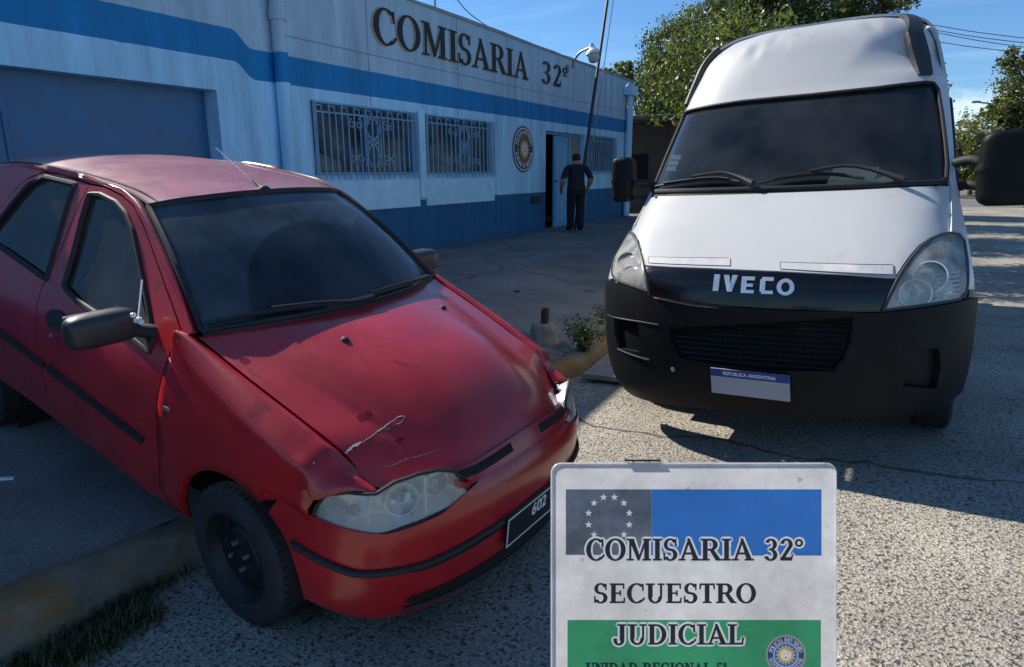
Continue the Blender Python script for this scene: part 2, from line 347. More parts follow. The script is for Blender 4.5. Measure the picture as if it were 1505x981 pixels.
# ------------------------------------------------------------------ ground
def zst(x): return .04*(min(max(x,-2.6),2.2)+.5)                         # cambered street
def zsw(x):                                                             # pavement rising to the wall
    P=[(-9,.30),(-6.83,.30),(-5.2,.285),(-4.3,.262),(-3.2,.145),(-2.0,.04)]
    return float(np.interp(x,[p[0] for p in P],[p[1] for p in P]))
def strip(name,xs,ys,zf,mat,kind='structure',jit=0):
    v=[(x if not callable(x) else x(y),y,0) for y in ys for x in xs]
    v=[(x,y,zf(x)+ (jit*math.sin(x*3.1+y*1.7)*math.cos(y*2.3-x) if jit else 0)) for x,y,_ in v];n=len(xs)
    f=[(i*n+j,i*n+j+1,(i+1)*n+j+1,(i+1)*n+j) for i in range(len(ys)-1) for j in range(n-1)]
    return tag(obj(name,v,f,mat),kind=kind)
def street_mat():
    m,n,l,o=nodes('pebble_concrete');p=n.new('ShaderNodeBsdfPrincipled');l.new(p.outputs[0],o.inputs[0]);setp(p,Roughness=.85)
    t=n.new('ShaderNodeTexCoord')
    v=n.new('ShaderNodeTexVoronoi');v.inputs['Scale'].default_value=95;v.inputs['Randomness'].default_value=1;l.new(t.outputs['Object'],v.inputs['Vector'])
    v2=n.new('ShaderNodeTexNoise');v2.inputs['Scale'].default_value=62;v2.inputs['Detail'].default_value=4;v2.inputs['Roughness'].default_value=.55;l.new(t.outputs['Object'],v2.inputs['Vector'])
    nl=n.new('ShaderNodeTexNoise');nl.inputs['Scale'].default_value=.9;nl.inputs['Detail'].default_value=8;l.new(t.outputs['Object'],nl.inputs['Vector'])
    # pebble colour
    r=n.new('ShaderNodeValToRGB');e=r.color_ramp.elements;e[0].position=0;e[0].color=(.56,.50,.40,1);e[1].position=1;e[1].color=(.34,.31,.255,1)
    sp=n.new('ShaderNodeSeparateColor');l.new(v.outputs['Color'],sp.inputs[0]);l.new(sp.outputs[0],r.inputs[0])
    # dark gaps between the pebbles
    g=n.new('ShaderNodeValToRGB');g.color_ramp.elements[0].position=.36;g.color_ramp.elements[0].color=(.0,.0,.0,1);g.color_ramp.elements[1].position=.47;g.color_ramp.elements[1].color=(1,1,1,1);l.new(v2.outputs['Fac'],g.inputs[0])
    m1=n.new('ShaderNodeMixRGB');l.new(g.outputs[0],m1.inputs[0]);m1.inputs[1].default_value=(.075,.07,.063,1);l.new(r.outputs[0],m1.inputs[2])
    big=n.new('ShaderNodeMapRange');big.inputs[1].default_value=.3;big.inputs[2].default_value=.7;big.inputs[3].default_value=.55;big.inputs[4].default_value=1.18;l.new(nl.outputs['Fac'],big.inputs[0])
    m2=n.new('ShaderNodeVectorMath');m2.operation='SCALE';l.new(m1.outputs[0],m2.inputs[0]);l.new(big.outputs[0],m2.inputs['Scale'])
    # fine cracks and pour joints
    sx=n.new('ShaderNodeSeparateXYZ');l.new(t.outputs['Object'],sx.inputs[0])
    wob=n.new('ShaderNodeTexNoise');wob.inputs['Scale'].default_value=1.7;wob.inputs['Detail'].default_value=6;l.new(t.outputs['Object'],wob.inputs['Vector'])
    ad=n.new('ShaderNodeMath');ad.operation='MULTIPLY_ADD';ad.inputs[1].default_value=.5;l.new(wob.outputs['Fac'],ad.inputs[0]);l.new(sx.outputs['Y'],ad.inputs[2])
    pp=n.new('ShaderNodeMath');pp.operation='PINGPONG';pp.inputs[1].default_value=2.1;l.new(ad.outputs[0],pp.inputs[0])
    cr=n.new('ShaderNodeMapRange');cr.inputs[1].default_value=.008;cr.inputs[2].default_value=.022;l.new(pp.outputs[0],cr.inputs[0])
    vc=n.new('ShaderNodeTexVoronoi');vc.feature='DISTANCE_TO_EDGE';vc.inputs['Scale'].default_value=.55;
    dm=n.new('ShaderNodeMixRGB');dm.inputs[0].default_value=.35;l.new(t.outputs['Object'],dm.inputs[1]);l.new(wob.outputs['Color'],dm.inputs[2]);l.new(dm.outputs[0],vc.inputs['Vector'])
    c2=n.new('ShaderNodeMapRange');c2.inputs[1].default_value=-.004;c2.inputs[2].default_value=.003;l.new(vc.outputs['Distance'],c2.inputs[0])
    mu=n.new('ShaderNodeMath');mu.operation='MULTIPLY';l.new(cr.outputs[0],mu.inputs[0]);l.new(c2.outputs[0],mu.inputs[1])
    m3=n.new('ShaderNodeMixRGB');l.new(mu.outputs[0],m3.inputs[0]);m3.inputs[1].default_value=(.11,.10,.09,1);l.new(m2.outputs[0],m3.inputs[2]);l.new(m3.outputs[0],p.inputs['Base Color'])
    h=n.new('ShaderNodeMath');h.operation='MULTIPLY_ADD';h.inputs[1].default_value=.6;l.new(g.outputs[0],h.inputs[0]);l.new(v.outputs['Distance'],h.inputs[2])
    b=n.new('ShaderNodeBump');b.inputs['Strength'].default_value=.9;b.inputs['Distance'].default_value=.006;l.new(h.outputs[0],b.inputs['Height']);l.new(b.outputs[0],p.inputs['Normal'])
    return m
def pavement_mat():
    m,n,l,o=nodes('worn_pavement');p=n.new('ShaderNodeBsdfPrincipled');l.new(p.outputs[0],o.inputs[0]);setp(p,Roughness=.9)
    t=n.new('ShaderNodeTexCoord')
    a=n.new('ShaderNodeTexNoise');a.inputs['Scale'].default_value=1.1;a.inputs['Detail'].default_value=10;a.inputs['Roughness'].default_value=.68;l.new(t.outputs['Object'],a.inputs['Vector'])
    r=n.new('ShaderNodeValToRGB');e=r.color_ramp.elements;e[0].position=.3;e[0].color=(.125,.115,.102,1);e[1].position=.72;e[1].color=(.27,.25,.228,1);l.new(a.outputs['Fac'],r.inputs[0])
    f=n.new('ShaderNodeTexNoise');f.inputs['Scale'].default_value=60;f.inputs['Detail'].default_value=4;l.new(t.outputs['Object'],f.inputs['Vector'])
    mr=n.new('ShaderNodeMapRange');mr.inputs[1].default_value=.3;mr.inputs[2].default_value=.7;mr.inputs[3].default_value=.75;mr.inputs[4].default_value=1.2;l.new(f.outputs['Fac'],mr.inputs[0])
    sc=n.new('ShaderNodeVectorMath');sc.operation='SCALE';l.new(r.outputs[0],sc.inputs[0]);l.new(mr.outputs[0],sc.inputs['Scale'])
    vc=n.new('ShaderNodeTexVoronoi');vc.feature='DISTANCE_TO_EDGE';vc.inputs['Scale'].default_value=.42
    dm=n.new('ShaderNodeMixRGB');dm.inputs[0].default_value=.3;l.new(t.outputs['Object'],dm.inputs[1]);l.new(a.outputs['Color'],dm.inputs[2]);l.new(dm.outputs[0],vc.inputs['Vector'])
    c2=n.new('ShaderNodeMapRange');c2.inputs[1].default_value=.0005;c2.inputs[2].default_value=.0045;l.new(vc.outputs['Distance'],c2.inputs[0])
    m3=n.new('ShaderNodeMixRGB');l.new(c2.outputs[0],m3.inputs[0]);m3.inputs[1].default_value=(.055,.052,.05,1);l.new(sc.outputs[0],m3.inputs[2])
    st=n.new('ShaderNodeTexNoise');st.inputs['Scale'].default_value=2.7;st.inputs['Detail'].default_value=3;l.new(t.outputs['Object'],st.inputs['Vector'])
    sr=n.new('ShaderNodeMapRange');sr.inputs[1].default_value=.66;sr.inputs[2].default_value=.73;sr.inputs[3].default_value=0;sr.inputs[4].default_value=.75;l.new(st.outputs['Fac'],sr.inputs[0])
    m4=n.new('ShaderNodeMixRGB');l.new(sr.outputs[0],m4.inputs[0]);l.new(m3.outputs[0],m4.inputs[1]);m4.inputs[2].default_value=(.05,.047,.045,1)
    l.new(m4.outputs[0],p.inputs['Base Color'])
    b=n.new('ShaderNodeBump');b.inputs['Strength'].default_value=.5;b.inputs['Distance'].default_value=.006;l.new(f.outputs['Fac'],b.inputs['Height']);l.new(b.outputs[0],p.inputs['Normal'])
    return m
STREET=street_mat();PAVE=pavement_mat()
EARTH=pm('dry_earth',(.16,.12,.085),.95,nscale=3,namt=.45,bump=.5,bscale=30)
KERBM=pm('kerb_concrete',(.22,.18,.13),.9,nscale=5,namt=.35,bump=.6,bscale=25,stain=(3,(.25,.15,.055),.46))
gy=[-60,-20]+list(np.arange(-6,30,.5))+[40,60,100,200,400]
strip('street',[-2.75,-2.5,-2,-1.5,-1,-.5,0,.5,1,1.5,2.2,3,8,14],gy,zst,STREET)
tag(obj('ground',[(-500,-500,-.16),(500,-500,-.16),(500,700,-.16),(-500,700,-.16)],[(0,1,2,3)],EARTH),kind='structure')
def kx(y): return float(np.interp(y,[-8,0,1.3,2.2,5,6.5,20,60],[-3.1,-2.72,-2.52,-2.42,-2.12,-2.16,-2.2,-2.2]))
ny=list(np.arange(-8,34.1,.25));rows=[]
XS=[-7.2,-6.8,-6.2,-5.6,-5,-4.6,-4.3,-3.9,-3.5,-3.1]
v=[];f=[];n=len(XS)+2
for y in ny:
    k=kx(y)
    for x in XS+[(-3.1+k-.16)/2-.05,k-.16]:
        v.append((x,y,zsw(x)))
for i in range(len(ny)-1):
    for j in range(n-1): f.append((i*n+j,i*n+j+1,(i+1)*n+j+1,(i+1)*n+j))
tag(obj('sidewalk',v,f,PAVE),kind='structure')
# kerb: rounded worn stone, low and broken at the near end
v=[];f=[];prof=[(-.165,-.02),(-.16,.012),(-.10,.018),(-.03,.012),(.0,-.015),(.025,-.09),(.035,-.25)]
kk=list(np.arange(-8,34.1,.12))
for i,y in enumerate(kk):
    k=kx(y);z0=zsw(k-.16)-.002;w1=.02*math.sin(y*2.7)+.015*math.sin(y*7.1+1)+.01*random.uniform(-1,1)
    jt=.014 if i%8==0 else 0
    for a,b in prof: v.append((k+a+w1*(a>-.1),y,z0+b-jt*(b>-.1)+(.008*random.uniform(-1,1) if b>-.1 else 0)))
m=len(prof)
for i in range(len(kk)-1):
    for j in range(m-1): f.append((i*m+j,i*m+j+1,(i+1)*m+j+1,(i+1)*m+j))
tag(obj('kerb',v,f,KERBM,auto=80),kind='structure')
# the crossing street far ahead and the verge behind it
strip('crossing_street',[-40,-20,-8,0,8,30,60],[33.9,36,40,44],lambda x:.112,pm('far_asphalt',(.16,.15,.14),.9,nscale=2,namt=.25))
strip('verge',[-60,-30,-10,0,10,30,80],[44.05,47,60,90,150],lambda x:.16,pm('verge_soil',(.17,.14,.10),.95,nscale=1.2,namt=.4))
# ------------------------------------------------------------------ police station
WX=-6.83
def wall_mat():
    m,n,l,o=nodes('painted_wall');p=n.new('ShaderNodeBsdfPrincipled');l.new(p.outputs[0],o.inputs[0]);setp(p,Roughness=.75)
    t=n.new('ShaderNodeTexCoord');s=n.new('ShaderNodeSeparateXYZ');l.new(t.outputs['Object'],s.inputs[0])
    def step(src,a,b):
        q=n.new('ShaderNodeMapRange');q.inputs[1].default_value=a;q.inputs[2].default_value=b;l.new(src,q.inputs[0]);return q.outputs[0]
    def mth(op,a,b):
        q=n.new('ShaderNodeMath');q.operation=op
        for i,x in enumerate((a,b)):
            if isinstance(x,(int,float)): q.inputs[i].default_value=x
            else: l.new(x,q.inputs[i])
        return q.outputs[0]
    def mixc(fac,c1,c2):
        q=n.new('ShaderNodeMixRGB');l.new(fac,q.inputs[0])
        for i,x in ((1,c1),(2,c2)):
            if isinstance(x,tuple): q.inputs[i].default_value=(*x,1)
            else: l.new(x,q.inputs[i])
        return q.outputs[0]
    Z=s.outputs['Z'];Y=s.outputs['Y']
    # the stripe swings up at the garage end
    sm=n.new('ShaderNodeMapRange');sm.interpolation_type='SMOOTHERSTEP';sm.inputs[1].default_value=6.02;sm.inputs[2].default_value=5.66;sm.inputs[3].default_value=0;sm.inputs[4].default_value=.18;l.new(Y,sm.inputs[0])
    zs=mth('SUBTRACT',Z,sm.outputs[0])
    wn=n.new('ShaderNodeTexNoise');wn.inputs['Scale'].default_value=7;wn.inputs['Detail'].default_value=5;l.new(t.outputs['Object'],wn.inputs['Vector'])
    zw=mth('MULTIPLY_ADD',wn.outputs['Fac'],.012);zw.node.inputs[2].default_value=0;l.new(zs,zw.node.inputs[2])
    low=(.41,.73,.97);up=(.41,.58,.71);navy=(.012,.12,.27);stripe=(.003,.22,.52)
    c=mixc(step(Z,1.163,1.168),navy,low)
    a=step(zw,2.705,2.709);b=step(zw,3.052,3.056)
    c=mixc(a,c,stripe);c=mixc(b,c,up)
    # weathering: streaks, patches, chips
    mp=n.new('ShaderNodeMapping');mp.inputs['Scale'].default_value=(1,1.6,.22);l.new(t.outputs['Object'],mp.inputs[0])
    q=n.new('ShaderNodeTexNoise');q.inputs['Scale'].default_value=2.2;q.inputs['Detail'].default_value=10;q.inputs['Roughness'].default_value=.7;l.new(mp.outputs[0],q.inputs['Vector'])
    mr=n.new('ShaderNodeMapRange');mr.inputs[1].default_value=.3;mr.inputs[2].default_value=.72;mr.inputs[3].default_value=.66;mr.inputs[4].default_value=1.15;l.new(q.outputs['Fac'],mr.inputs[0])
    sc=n.new('ShaderNodeVectorMath');sc.operation='SCALE';l.new(c,sc.inputs[0]);l.new(mr.outputs[0],sc.inputs['Scale']);c=sc.outputs[0]
    ch=n.new('ShaderNodeTexNoise');ch.inputs['Scale'].default_value=5.5;ch.inputs['Detail'].default_value=8;ch.inputs['Roughness'].default_value=.75;l.new(t.outputs['Object'],ch.inputs['Vector'])
    c=mixc(step(ch.outputs['Fac'],.735,.75),c,(.45,.52,.56))
    # darker, uneven band along the foot of the wall
    dn=mth('MULTIPLY_ADD',wn.outputs['Fac'],.35);dn.node.inputs[2].default_value=0;l.new(Z,dn.node.inputs[2])
    d=n.new('ShaderNodeMapRange');d.inputs[1].default_value=.36;d.inputs[2].default_value=.62;d.inputs[3].default_value=.55;d.inputs[4].default_value=0;l.new(dn,d.inputs[0])
    c=mixc(d.outputs[0],c,(.05,.065,.08))
    # joints between the wall slabs
    jn=None
    for y in (8.08,10.44,12.21,15.15,17.6):
        ab=mth('ABSOLUTE',mth('SUBTRACT',mth('MULTIPLY_ADD',wn.outputs['Fac'],.02),0),0)
        u=n.new('ShaderNodeMath');u.operation='COMPARE';u.inputs[1].default_value=y;u.inputs[2].default_value=.009;l.new(Y,u.inputs[0]);jn=u.outputs[0] if jn is None else mth('MAXIMUM',jn,u.outputs[0])
    jn=mth('MULTIPLY',jn,step(Z,2.56,2.57))
    u=n.new('ShaderNodeMath');u.operation='COMPARE';u.inputs[1].default_value=3.29;u.inputs[2].default_value=.010;l.new(zw,u.inputs[0])
    yy=step(Y,6.45,6.46);jn=mth('MAXIMUM',jn,mth('MULTIPLY',u.outputs[0],mth('MULTIPLY',yy,.7)))
    c=mixc(mth('MULTIPLY',jn,.75),c,(.06,.12,.17))
    l.new(c,p.inputs['Base Color'])
    f=n.new('ShaderNodeTexNoise');f.inputs['Scale'].default_value=70;f.inputs['Detail'].default_value=4;l.new(t.outputs['Object'],f.inputs['Vector'])
    b=n.new('ShaderNodeBump');b.inputs['Strength'].default_value=.35;b.inputs['Distance'].default_value=.008;l.new(f.outputs['Fac'],b.inputs['Height']);l.new(b.outputs[0],p.inputs['Normal'])
    return m
WALL=wall_mat()
LIGHTBLUE=pm('light_blue_paint',(.43,.73,.95),.6,nscale=3,namt=.14,bump=.15,bscale=60)
MIDBLUE=pm('blue_metal_paint',(.025,.13,.28),.45,nscale=3,namt=.15,stain=(4,(.10,.17,.22),.68))
DOORBLUE=pm('door_blue_paint',(.10,.36,.62),.45,nscale=4,namt=.1)
GRILLM=pm('grille_paint',(.20,.40,.56),.5,nscale=6,namt=.15)
ROOFM=pm('roof_membrane',(.25,.25,.25),.9)
st=thing('police_station','low pale blue police station with dark blue bands and barred windows','police station',(0,0,0))
GZ=.28
wins=[(6.87,9.15,1.58,2.55),(9.39,11.61,1.58,2.55),(16.32,18.43,1.60,2.53)]
door=(13.97,16.22,.30,2.51)
gar=(1.9,5.42,.26,2.53)
outline=[(-7,.05),(19.75,.05),(19.75,3.78),(19.75,4.15),(-7,4.32)]
holes=[[(a,c),(b,c),(b,d),(a,d)] for a,b,c,d in wins]+[[(door[0],door[2]),(door[1],door[2]),(door[1],door[3]),(door[0],door[3])],[(gar[0],gar[2]),(gar[1],gar[2]),(gar[1],gar[3]),(gar[0],gar[3])]]
v,f=panel(outline,lambda a,b:(WX,a,b),h=.6,holes=holes);f=outward(v,f,(1,0,0))
obj('wall',v,f,WALL,st,smooth=False,solid=.24)
mb=MB();mb.box((-14,19.52,.05),(WX-.25,19.74,4.05));mb.box((-14,-7,.05),(WX-.25,-6.8,4.2));mb.box((-14.2,-7,.05),(-14.003,19.74,4.1));mb.o('side_wall',LIGHTBLUE,st,smooth=False)
mb=MB();mb.box((-13.99,-6.79,3.7),(WX-.25,19.51,3.85));mb.o('roof',ROOFM,st,smooth=False)
mb=MB();mb.box((WX-1.3,-6,.02),(WX-.26,19.4,.29));mb.o('floor',PAVE,st,smooth=False)
mb=MB();mb.box((WX-2.2,-6.7,.3),(WX-2.1,19.4,3.6));mb.o('inner_wall',pm('inner_wall',(.10,.10,.10),.9),st,smooth=False)
# thin worn coping along the parapet
v=[];f=[]
for i in range(60):
    y=-7.02+26.8*i/59;z=4.32-(y+7)/26.75*.17
    e=.012*random.uniform(-1,1)
    v+=[(WX-.27,y,z),(WX-.27,y,z+.035+e),(WX+.02,y,z+.03+e),(WX+.02,y,z-.02)]
for i in range(59):
    for j in range(4): f.append((i*4+j,i*4+(j+1)%4,i*4+4+(j+1)%4,i*4+4+j))
obj('coping',v,f,pm('coping_cement',(.27,.30,.32),.85,namt=.3,bump=.4),st)
# apron panels below the two front windows
for (a,b,c,d) in wins[:2]:
    mb=MB();mb.box((WX-.02,a-.01,1.06),(WX+.028,b+.03,1.50));mb.o('apron_panel',LIGHTBLUE,st,smooth=False,bevel=.006)
mb=MB();mb.box((WX-.02,9.19,1.20),(WX+.05,9.355,2.60));mb.o('pilaster',LIGHTBLUE,st,smooth=False,bevel=.008)
GLASSW=glass('window_glass',(.14,.16,.16),.03,dust_sheen=.26,dust_sheen_col=(.30,.36,.40))  # bluish film stands in for reflection in the panes
def spiral(mb,cy,cz,r,dirn,turn,x,start):
    P=[]
    for k in range(22):
        t=k/21;a=start+dirn*t*turn;rr=r*(1-.72*t);P.append((x,cy+rr*math.cos(a),cz+rr*math.sin(a)))
    mb.tube(P,.009,5)
    return P[0]
for wi,(a,b,c,d) in enumerate(wins):
    fr=MB();t=.05
    x0,x1=WX-.16,WX-.09
    fr.box((x0,a,c),(x1,a+t,d));fr.box((x0,b-t,c),(x1,b,d));fr.box((x0,a+t,c),(x1,b-t,c+t));fr.box((x0,a+t,d-t),(x1,b-t,d));fr.box((x0,(a+b)/2-.03,c+t),(x1,(a+b)/2+.03,d-t))
    wo=fr.o('window',MIDBLUE,st,smooth=False,bevel=.004)
    mb=MB();mb.box((WX-.135,a+t,c+t),(WX-.125,b-t,d-t));mb.o('pane',GLASSW,wo,smooth=False)
    mb=MB()
    for k in range(14):   # a pale blind half drawn behind the glass
        z=d-.08-k*.05
        mb.box((WX-.33,a+.05,z),(WX-.30,b-.05,z+.038))
    mb.o('blind',pm('blind_slats',(.22,.21,.18),.8),wo,smooth=False)
    g=MB();X=WX+.045;nb=19 if wi==0 else 17
    z0,z1=c-.04,d+.0;top=z1-.02
    for zz in (c+.02,d-.14,top): g.box((X-.008,a,zz-.010),(X+.004,b,zz+.010))
    mid=(a+b)/2
    for k in range(nb):
        y=a+.02+(b-a-.04)*k/(nb-1)
        g.box((X+.004,y-.008,z0-.02),(X+.02,y+.008,top if k%2==0 else d-.14))
        if k%2==0 and k<nb-1: # little hooks of the border
            yy=a+.02+(b-a-.04)*(k+1)/(nb-1);g.box((X+.004,y+.009,top-.045),(X+.016,yy-.02,top-.032));g.box((X+.004,yy-.02,d-.14),(X+.016,yy-.008,top-.032))
    g.box((X-.006,a-.012,c),(X+.012,a+.004,d));g.box((X-.006,b-.004,c),(X+.012,b+.012,d))
    if wi<2:
        zc=(c+d)/2-.02;X2=X+.028
        for sgn in (-1,1):
            for zz,s2 in ((zc+.24,1),(zc-.24,-1)):
                spiral(g,mid+sgn*.30,zz,.075,sgn*s2,7,X2,math.pi/2 if s2>0 else -math.pi/2)
                spiral(g,mid+sgn*.44,zz,.065,-sgn*s2,7,X2,math.pi/2 if s2>0 else -math.pi/2)
                g.tube([(X2,mid+sgn*.05,zc+s2*.36),(X2,mid+sgn*.15,zc+s2*.18),(X2,mid+sgn*.03,zc+s2*.02)],.009,5)
                spiral(g,mid+sgn*.085,zc+s2*.055,.06,sgn*s2,7,X2,0 if sgn<0 else math.pi)
            spiral(g,mid+sgn*.07,zc+.33,.06,sgn,6,X2,-math.pi/2)
            g.tube([(X2,mid+sgn*.17,zc-.34),(X2,mid+sgn*.17,zc+.34)],.009,5)
        g.tube([(X2,mid,zc-.42),(X2,mid,zc+.42)],.010,5)
    g.o('grille',GRILLM,wo,smooth=False)
# garage door, deep set
mb=MB();xg=WX-.21
mb.box((xg-.04,gar[0],gar[2]),(xg,gar[1]-.02,gar[3]))
for y in (3.28,): mb.box((xg+.001,y,gar[2]+.02),(xg+.016,y+.05,gar[3]-.02))
gd=mb.o('garage_door',MIDBLUE,st,smooth=False,bevel=.004)
mb=MB();mb.box((xg+.002,4.45,1.25),(xg+.03,4.55,1.30));mb.o('handle',STEEL,gd,smooth=False)
# entrance: open leaf, fixed leaf and glazed side light
dx=WX-.12
ent=MB()
a,b,c,d=door
ent.box((dx-.06,a,c),(dx,a+.05,d));ent.box((dx-.06,b-.05,c),(dx,b,d));ent.box((dx-.06,a+.05,d-.06),(dx,b-.05,d));ent.box((dx-.06,15.47,c),(dx+.01,15.56,d-.06));ent.box((dx-.06,15.56,1.25),(dx,b-.05,1.32))
dr=ent.o('entrance_door',DOORBLUE,st,smooth=False,bevel=.004)
mb=MB();mb.box((dx-.05,14.68,c+.01),(dx-.008,15.46,d-.07));lf=mb.o('leaf',DOORBLUE,dr,smooth=False,bevel=.004)
mb=MB();mb.box((dx-.007,14.76,1.5),(dx+.004,15.38,2.3));mb.box((dx-.007,14.76,.45),(dx+.004,15.38,1.3));mb.o('door_panel',pm('door_panel_paint',(.14,.40,.64),.5),lf,smooth=False,bevel=.003)
mb=MB();mb.box((dx-.02,14.72,1.36),(dx+.05,14.76,1.42));mb.o('handle',STEEL,lf,smooth=False)
mb=MB();mb.box((dx-.035,15.56,1.32),(dx-.025,b-.05,d-.06));mb.o('pane',glass('frosted',(.5,.52,.5),.3,dust_sheen=.5,dust_sheen_col=(.4,.42,.38)),dr,smooth=False)
mb=MB();mb.box((dx-.04,15.56,c),(dx-.02,b-.05,1.25));mb.o('lower_panel',DOORBLUE,dr,smooth=False)
Mx=Matrix.Translation((dx-.02,a+.05,0))@Matrix.Rotation(R(72),4,'Z')
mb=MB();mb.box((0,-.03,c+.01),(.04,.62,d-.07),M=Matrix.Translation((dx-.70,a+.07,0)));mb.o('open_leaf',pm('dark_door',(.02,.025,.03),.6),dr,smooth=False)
mb=MB();mb.box((WX-.10,a-.02,.24),(WX+.28,b+.02,.325));mb.o('doorstep',PAVE,st,smooth=False,bevel=.01)
# pipes
mb=MB();px=WX+.095
mb.tube([(px,6.33,.34),(px,6.33,4.05)],.088,14)
mb.tube([(px,6.33,3.42),(px,6.33,3.56)],.105,14);mb.tube([(px,6.33,1.6),(px,6.33,1.66)],.10,14)
mb.o('downpipe',WALL,st)
mb=MB();mb.tube([(px,19.18,.34),(px,19.18,3.8)],.07,12);mb.tube([(px,19.38,.34),(px,19.38,3.9)],.05,12);mb.box((WX+.005,18.93,3.72),(WX+.24,19.5,3.98));mb.o('downpipe',LIGHTBLUE,st)
# meter hatch, vent and parapet anchor
mb=MB();y0,y1,z0,z1=11.93,12.48,1.19,1.47
mb.box((WX+.001,y0,z0),(WX+.012,y1,z1));
for q in (((WX+.012,y0,z0),(WX+.022,y0+.02,z1)),((WX+.012,y1-.02,z0),(WX+.022,y1,z1)),((WX+.012,y0+.02,z1-.02),(WX+.022,y1-.02,z1))): mb.box(*q)
mb.o('meter_hatch',LIGHTBLUE,st,smooth=False)
mb=MB();mb.box((WX+.001,13.25,.93),(WX+.04,13.62,1.08))
for k in range(4): mb.box((WX+.041,13.27,.945+k*.032),(WX+.05,13.60,.958+k*.032))
mb.o('vent',pm('vent_grille',(.02,.03,.04),.7),st,smooth=False)
# the big name on the parapet
BLK=pm('black_letter_paint',(.012,.013,.015),.6,namt=.3);TAN=pm('tan_letter_edge',(.36,.28,.20),.7,namt=.2)
def wall_text(s,y,z,h,y1,tr,mat,xoff,th,parent,name,halo=0,slope=0):
    V,F,wd=text2d(s,h,tr,1.0,halo);k=(y1-y)/max(a for a,_ in V);V=[(a*k,b) for a,b in V]
    v=[(WX+xoff,y+a,z+b+slope*a) for a,b in V];f=outward(v,F,(1,0,0))
    o=obj(name,v,f,mat,parent,smooth=False,solid=th);return wd
TY1=float(at((776,96),0,WX)[1]);TY2=float(at((796,107),0,WX)[1]);TY3=float(at((824,112),0,WX)[1]);TZ=3.475
lt=empty('lettering');lt.parent=st
wall_text('COMISARIA',8.22,TZ-.005,.50,TY1,.045,BLK,.022,.02,st,'name_letters',slope=.0)
wall_text('COMISARIA',8.17,TZ-.025,.52,TY1-.015,.05,TAN,.008,.006,st,'letter_shadow')
wall_text('32',TY2,TZ+.02,.45,TY3,.14,BLK,.022,.02,st,'name_letters')
wall_text('32',TY2-.04,TZ+.0,.465,TY3-.02,.14,TAN,.008,.006,st,'letter_shadow')
wall_text('q',TY3+.09,TZ+.02,.45,TY3+.33,.1,BLK,.022,.02,st,'name_letters')
bpy.data.objects.remove(lt)
# ------------------------------------------------------------------ round crest
GOLD=pm('gold_paint',(.55,.34,.07),.45,nscale=9,namt=.2);CBLUE=pm('crest_blue',(.012,.035,.075),.5);CREAM=pm('crest_cream',(.62,.60,.52),.6)
def crest(root,Mx,r,ring_black,rays=16,top='POLICIA RIO NEGRO',bot='SUSTINE ET ABSTINE',cols=None):
    blue=cols or CBLUE
    def disc(name,r0,r1,h,mat,n=64):
        mb=MB();mb.lathe([(max(r0,.0001),h-.004*r/.5),(max(r0,.0001),h),(r1,h),(r1,h-.004*r/.5)],n,M=Mx);return mb.o(name,mat,root,auto=30)
    k=r/.5
    disc('rim',0,r,.012*k,ring_black);disc('white_ring',0,r*.935,.017*k,WHITE);disc('text_band',0,r*.88,.022*k,blue);disc('white_ring',0,r*.585,.027*k,WHITE);disc('field',0,r*.565,.032*k,blue)
    V=[(0,0,.037*k)];F=[]
    for i in range(rays*2):
        a=math.pi*i/rays;rr=r*(.53 if i%2==0 else .33);V.append((rr*math.cos(a),rr*math.sin(a),.037*k))
    F=[(0,1+i,1+(i+1)%(rays*2)) for i in range(rays*2)]
    obj('sun_rays',[Mx@Vector(q) for q in V],F,GOLD,root,smooth=False)
    disc('sun_face',0,r*.27,.043*k,CREAM,32);
    V=[];F=[]
    for sx_ in (-1,1):
        b=len(V);V+=[(sx_*.10*r+.05*r*math.cos(t),.06*r+.03*r*math.sin(t),.046*k) for t in np.linspace(0,2*math.pi,10,endpoint=False)];F.append(tuple(range(b,b+10)))
    b=len(V);V+=[(-.02*r,.04*r,.046*k),(.02*r,.04*r,.046*k),(.03*r,-.06*r,.046*k),(-.03*r,-.06*r,.046*k)];F.append(tuple(range(b,b+4))[::-1])
    b=len(V);V+=[(.11*r*math.cos(t),-.11*r+.03*r*math.sin(t),.046*k) for t in np.linspace(0,2*math.pi,10,endpoint=False)];F.append(tuple(range(b,b+10)))
    obj('face_features',[Mx@Vector(q) for q in V],F,GOLD,root,smooth=False)
    for s,c0,sg in ((top,90,-1),(bot,270,1)):
        V=[];F=[]
        n=len(s);span=(150 if sg<0 else 160)
        for i,ch in enumerate(s):
            if ch==' ':continue
            a=R(c0+sg*span*((i+.5)/n-.5));v,f=bfont(ch,r*.23,r*.008)
            q=Matrix.Translation((r*.735*math.cos(a),r*.735*math.sin(a),.028*k))@Matrix.Rotation(a-math.pi/2 if sg<0 else a+math.pi/2,4,'Z')
            b=len(V);V+=[Mx@(q@Vector(p)) for p in v];F+=[tuple(j+b for j in p) for p in f]
        obj('ring_lettering',V,F,WHITE,root,smooth=False)
def face_x(y,z,x): return Matrix(((0,0,1,x),(1,0,0,y),(0,1,0,z),(0,0,0,1)))
cr=thing('police_crest','round police crest with a gold sun mounted on the wall left of the door','crest',(WX,12.88,2.075))
crest(cr,face_x(0,0,.002),.47,BLK)
